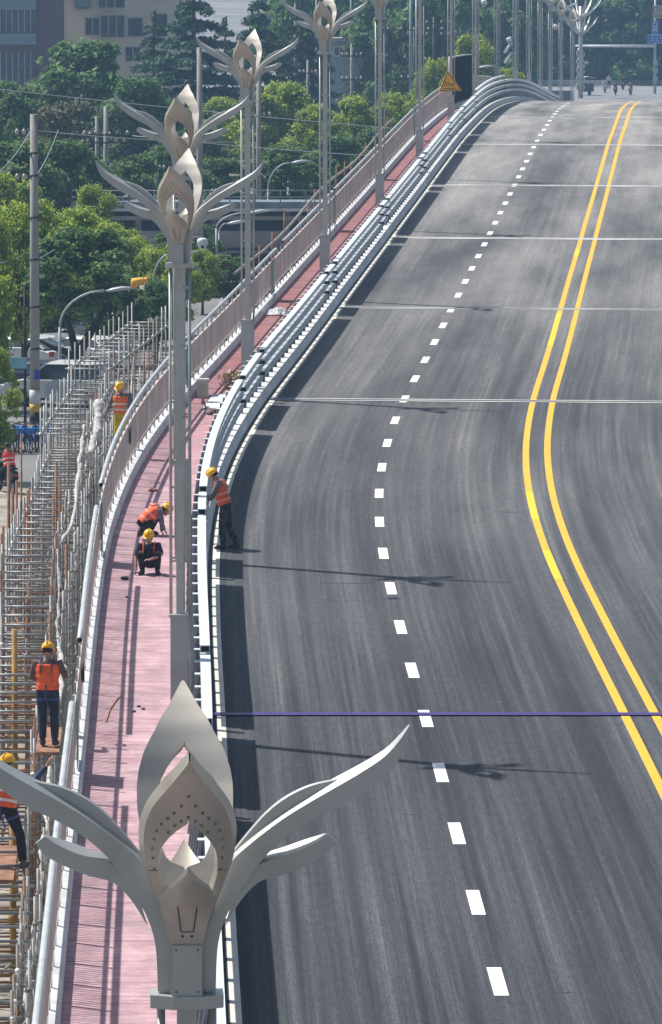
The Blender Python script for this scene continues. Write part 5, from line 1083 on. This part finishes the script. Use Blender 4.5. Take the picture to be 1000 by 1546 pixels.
# ================================================================= cars, bikes
def car(label, px, y, col, rz, suv=False):
    g = ground_at(px, y); T = thing("parked_car", label, "car", g, rz, "cars parked under the street trees"); h = 1.72 if suv else 1.46; hw = .92
    side = [(-2.25, .45), (-2.2, .85), (-1.95, .98 if suv else .92), (-1.1, 1.02), (1.35, 1.0), (2.05, .86), (2.25, .62), (2.25, .35), (-2.2, .32)]
    m = MB(); m.sweep([[(x*1.0, yy*.985, z) for yy, z in side] if abs(x) > .8 else [(x, yy, z+.02) for yy, z in side] for x in (-hw, -.80, .80, hw)], smooth=False); m.build("body", col, T)
    m = MB(); m.sweep([[(sx*w, yy, z) for sx, yy in ((-1, a), (1, a), (1, b), (-1, b))] for z, w, a, b in ((1.0, .84, -1.95, 1.25), (h-.12, .68, -1.6 if suv else -1.15, .45), )]); m.build("window", M_wglass, T)
    m = MB(); m.sweep([[(sx*w, yy, z) for sx, yy in ((-1, a), (1, a), (1, b), (-1, b))] for z, w, a, b in ((h-.12, .70, -1.64 if suv else -1.2, .48), (h-.03, .62, -1.5 if suv else -1.0, .3))]); m.build("roof", col, T)
    for sx in (-1, 1):
        for a in (-1, 1): m = MB(); m.bar((sx*.83, a*(1.9 if a < 0 else 1.25), 1.0), (sx*.69, a*(1.6 if suv else 1.17) if a < 0 else .46, h-.1), .07, .07); m.build("pillar", col, T)
        for yy in (-1.4, 1.4):
            m = MB(); m.tube([(sx*.74, yy, .33), (sx*.95, yy, .33)], .33, 16); w_ = m.build("wheel", M_blk, T); m = MB(); m.tube([(sx*.95, yy, .33), (sx*.965, yy, .33)], .2, 12); m.build("rim", M_pipe, w_)
        m = MB(); m.box((sx*.68, 2.22, .72), (.38, .10, .16)); m.build("headlight", M_rail, T); m = MB(); m.box((sx*.72, -2.2, .80), (.3, .08, .2)); m.build("tail_light", mat_red, T)
        m = MB(); m.box((sx*1.0, .85, 1.05), (.18, .1, .13)); m.build("mirror", col, T)
    m = MB(); m.box((0, 2.25, .5), (.9, .05, .14)); m.build("grille", M_blk, T); m = MB(); m.box((0, -2.24, .62), (.44, .04, .13)); m.build("number_plate", M_bluep, T)
    return T
M_cw = mat("white_car_paint", (.62, .63, .64), .25, var=.03); M_cs = mat("silver_car_paint", (.36, .38, .40), .28, .4, var=.05); M_cb = mat("dark_car_paint", (.035, .045, .06), .25, var=.1); M_cu = mat("blue_car_paint", (.04, .10, .22), .3, var=.1)
car("white sport utility car parked behind the utility pole", 96, 612, M_cw, math.radians(75), True); car("dark blue car half hidden left of the utility pole", 30, 600, M_cb, math.radians(70)); 
car("white car under the bright tree, second row", 24, 560, M_cw, math.radians(60)); car("silver car in the second row right of the utility pole", 78, 556, M_cs, math.radians(40)); car("white car at the foot of the forked tree", 128, 560, M_cw, math.radians(50)); car("white car in the back row left of the pole", 22, 530, M_cw, math.radians(80)); car("blue car in the back row beside the curved lamp", 98, 520, M_cu, math.radians(80)); car("silver car in the back row right of the curved lamp", 130, 525, M_cs, math.radians(60)); car("dark car in the shade of the back row", 58, 518, M_cb, math.radians(70))
M_bbike = mat("blue_bike_paint", (.02, .16, .45), .4, var=.1)
def bicycle(px, y, rz, lab):
    T = thing("shared_bicycle", lab, "bicycle", ground_at(px, y), rz, "blue shared bicycles in a row by the street")
    for yy in (-.52, .52):
        m = MB(); m.sweep([[(x, yy+c*r_, .33+s_*r_) for x, r_ in ((-.02, .31), (0, .34), (.02, .31), (0, .29))] for c, s_ in [(math.cos(2*math.pi*k/16), math.sin(2*math.pi*k/16)) for k in range(17)]], caps=False); m.build("wheel", M_blk, T)
    m = MB()
    for a, b in (((0, -.52, .33), (0, -.1, .32)), ((0, -.1, .32), (0, -.22, .85)), ((0, -.18, .72), (0, .38, .78)), ((0, -.1, .32), (0, .38, .70)), ((0, -.52, .33), (0, -.18, .70)), ((0, .52, .33), (0, .36, .95))): m.tube([a, b], .022, 6)
    m.build("frame", M_bbike, T); m = MB(); m.tube([(-.26, .28, 1.02), (0, .36, .98), (.26, .28, 1.02)], .014, 6); m.build("handlebar", M_blk, T); m = MB(); m.tube([(0, -.32, .9), (0, -.10, .9)], [.09, .03], 8, flat=(1, .4)); m.build("saddle", M_blk, T); m = MB(); m.box((0, .52, .78), (.28, .26, .2)); m.build("basket", M_bbike, T); m = MB(); m.tube([(0, -.84, .40), (0, -.7, .62), (0, -.5, .70)], .035, 6, flat=(1.5, .4)); m.build("mudguard", M_bbike, T)
for k in range(11): bicycle(-6+k*8.2, 680+(k % 2)*3, math.radians(168+_rt.uniform(-8, 8)), ["leftmost blue shared bicycle in the row", "second blue bicycle from the left", "third blue bicycle from the left", "fourth blue bicycle from the left", "fifth blue bicycle from the left", "middle blue bicycle below the banded pole", "blue bicycle just right of the banded pole", "fourth blue bicycle from the right end", "third blue bicycle from the right end", "second blue bicycle from the right end", "rightmost blue bicycle, against the scaffold"][k])
# ================================================================= beyond the crest: crossing, riders, gantry, signs
fr = MB(); g0 = 640; fr.quad((-60, g0, .008), (120, g0, .008), (120, 745, .008), (-60, 745, .008)); tag(fr.build("far_road", M_asph if False else mat("far_asphalt", (.20, .205, .21), .85, scale=.1, var=.15)), kind='structure')
fw = MB(); fw.box((at(940, 0, 742).x, 742, .3), (26, .4, .6)); tag(fw.build("median_kerb", M_conc), kind='structure')
def rider(px, d, rz, lab, top, col):
    g = at(px, 0, d); g = Vector((g.x, g.y, .02)); e = ebike(lab.replace("rider in", "scooter of the rider in"), g, rz, col, "scooters at the far crossing"); person(lab, g, rz, rider_J(), group="riders at the far crossing", shirt=top, trousers=M_navy, vest=None, helmet=False, low=True)
M_pale = mat("pale_shirt", (.5, .48, .45), .9); M_olive = mat("olive_shirt", (.10, .12, .10), .9)
rider(930, 690, math.radians(176), "rider in an olive shirt left of the double yellow line's far end", M_olive, M_cb); rider(953, 690, math.radians(170), "rider in a grey-blue shirt above the double yellow line", M_greyc, M_cs); rider(941, 715, math.radians(185), "rider in dark clothes farther off between the other two", M_black, M_cb); rider(914, 700, math.radians(180), "rider in a white shirt, leftmost at the far crossing", M_pale, M_cw)
g = at(920, 0, 720); person("person in white shirt standing behind the riders", Vector((g.x, g.y, 1.0*0)), math.radians(180), J0(), shirt=M_pale, trousers=M_navy, vest=None, helmet=False, low=True)
g = at(886, 0, 690); T = thing("cargo_tricycle", "dark cargo tricycle with a pale canopy left of the far riders", "tricycle", (g.x, g.y, 0), math.radians(10))
m = MB(); m.box((0, 0, .9), (1.3, 2.0, .9)); m.build("cargo_box", M_cb, T); m = MB(); m.sweep([[(x, yy, 2.0+.15*math.cos(x*1.6)) for x in (-.85, -.4, 0, .4, .85)]+[(x, yy, 1.93+.15*math.cos(x*1.6)) for x in (.85, .4, 0, -.4, -.85)] for yy in (-1.2, 1.2)]); m.build("canopy", M_conc, T)
for x, yy in ((-.7, .9), (.7, .9), (-.7, -.9), (.7, -.9)): m = MB(); m.tube([(x, yy, 1.3), (x, yy, 2.0)], .03, 6); m.build("canopy_post", M_dark, T)
for x, yy in ((-.6, .7), (.6, .7), (0, -1.3)): m = MB(); m.tube([(x-.06, yy, .3), (x+.06, yy, .3)], .3, 14); m.build("wheel", M_blk, T)
G = thing("sign_gantry", "white horizontal sign arm on a pale pole at the far crossing", "gantry", (at(988, 0, 700).x, 700, 0)); z = at(0, 69, 700).z; x0 = at(868, 0, 700).x-G.location.x
m = MB(); m.tube([(0, 0, z), (x0, 0, z)], [.16, .13], 10); m.build("arm", mat("white_gantry", (.75, .75, .75), .5), G); m = MB(); m.tube([(0, 0, 0), (0, 0, z+5.5)], [.17, .12], 10); m.build("pole", M_lampg, G)
for dz in (1.7, 2.7, 3.5): m = MB(); m.box((.05, -.2, dz), (.5, .3, .6)); m.build("control_box", M_lampg, G)
M_blues = mat("blue_sign", (.03, .13, .50), .5); 
def board(lab, px0, px1, y0, y1, d, mt, marks):
    a, b = at(px0, y1, d), at(px1, y0, d); T = thing("road_sign", lab, "sign", ((a.x+b.x)/2, d, (a.z+b.z)/2), 0, "signs at the top right corner"); w, h = b.x-a.x, b.z-a.z; m = MB(); m.box((0, 0, 0), (w, .06, h)); m.build("sign_board", mt, T)
    m = MB(); m.box((0, -.035, h/2-.04), (w, .01, .05)); m.box((0, -.035, -h/2+.04), (w, .01, .05)); m.build("border", M_rail, T)
    for (x, z, ww, hh) in marks: m = MB(); m.box((x*w, -.04, z*h), (ww*w, .012, hh*h)); m.build("lettering", M_rail, T)
    m = MB(); m.box((.0, .06, 0), (.1, .1, h*1.1)); m.build("bracket", M_lampg, T)
board("wide blue road sign with white characters on the gantry pole", 976, 1016, 52, 65, 698, M_blues, [(-.30, -.18, .14, .06), (-.32, .05, .02, .5), (-.27, .12, .08, .05), (-.12, -.2, .14, .05), (-.12, .1, .14, .05), (-.12, -.05, .02, .5), (.02, .2, .02, .3), (.06, -.05, .02, .6), (.1, .1, .1, .05)])
board("tall blue sign with white strokes above the wide blue one", 982, 993, 32, 52, 698, M_blues, [(-.25, 0, .1, .7), (.25, 0, .1, .7), (0, .35, .6, .06), (0, .1, .4, .05), (0, -.1, .4, .05), (0, -.05, .08, .6)])
board("reddish-grey sign at the very top right above the blue signs", 984, 999, 8, 27, 698, mat("faded_red_sign", (.30, .12, .10), .7, scale=2, col2=(.35, .30, .30), var=.3), [(-.2, .1, .1, .4), (.15, -.1, .35, .06)])
# sculpted column with scroll rings
CC = thing("scroll_column", "pale ornamental column with stacked scrolls beyond the crest", "column", (at(876, 0, 680).x, 680, 0))
m = MB(); m.tube([(0, 0, 0), (0, 0, 10.2)], [.28, .22], 10); m.build("shaft", M_lamp, CC)
for k, y in enumerate((80, 93, 106, 118, 130)):
    z = at(0, y, 680).z; m = MB(); m.tube([(-.22, 0, z-.45), (-.42, 0, z), (-.22, 0, z+.45), (.22, 0, z+.3), (.42, 0, z-.1), (.2, 0, z-.45)], .12, 8); m.build("scroll", M_lamp, CC)
for k, (z0, rr, zz) in enumerate(((at(0, 20, 680).z, 2.6, 2.0), (at(0, 45, 680).z, 2.0, 1.5))):
    for a in range(8):
        an = 2*math.pi*a/8+.2; m = MB(); m.tube([(.15*math.cos(an), .15*math.sin(an), z0-.6), (.4*rr*math.cos(an), .4*rr*math.sin(an), z0), (.75*rr*math.cos(an), .75*rr*math.sin(an), z0+zz*.45), (rr*math.cos(an), rr*math.sin(an), z0+zz)], [.12, .2, .16, .03], 8, flat=(1, .4)); m.build("petal", M_lamp, CC)
# roadside boxes beyond the crest
bk_ = thing("utility_cabinet", "pale grey cabinets beyond the crest behind the far lamp posts", "cabinet", (at(862, 0, 650).x, 650, 0)); m = MB(); m.box((-1.5, 0, .9), (3.2, .8, 1.3)); m.build("cabinet_body", M_steelb, bk_); m = MB(); m.box((-1.5, -.05, 1.6), (3.4, 1.0, .1)); m.build("roof", M_rail, bk_)
# ================================================================= far air
if HAZE > 0:
    hz = MB(); hz.box((20, 480, 19), (560, 1060, 40)); hz.v = [Vector((v.x, max(v.y, -40), v.z)) for v in hz.v]
    hm = bpy.data.materials.new("haze_air"); hm.use_nodes = True; nt = hm.node_tree; nt.nodes.remove(nt.nodes["Principled BSDF"]); pv = nt.nodes.new("ShaderNodeVolumePrincipled"); pv.inputs["Density"].default_value = HAZE; pv.inputs["Color"].default_value = (.40, .66, 1.0, 1); pv.inputs["Anisotropy"].default_value = .3
    nt.links.new(pv.outputs[0], nt.nodes["Material Output"].inputs["Volume"]); hob = hz.build("haze", hm); tag(hob, kind='stuff')
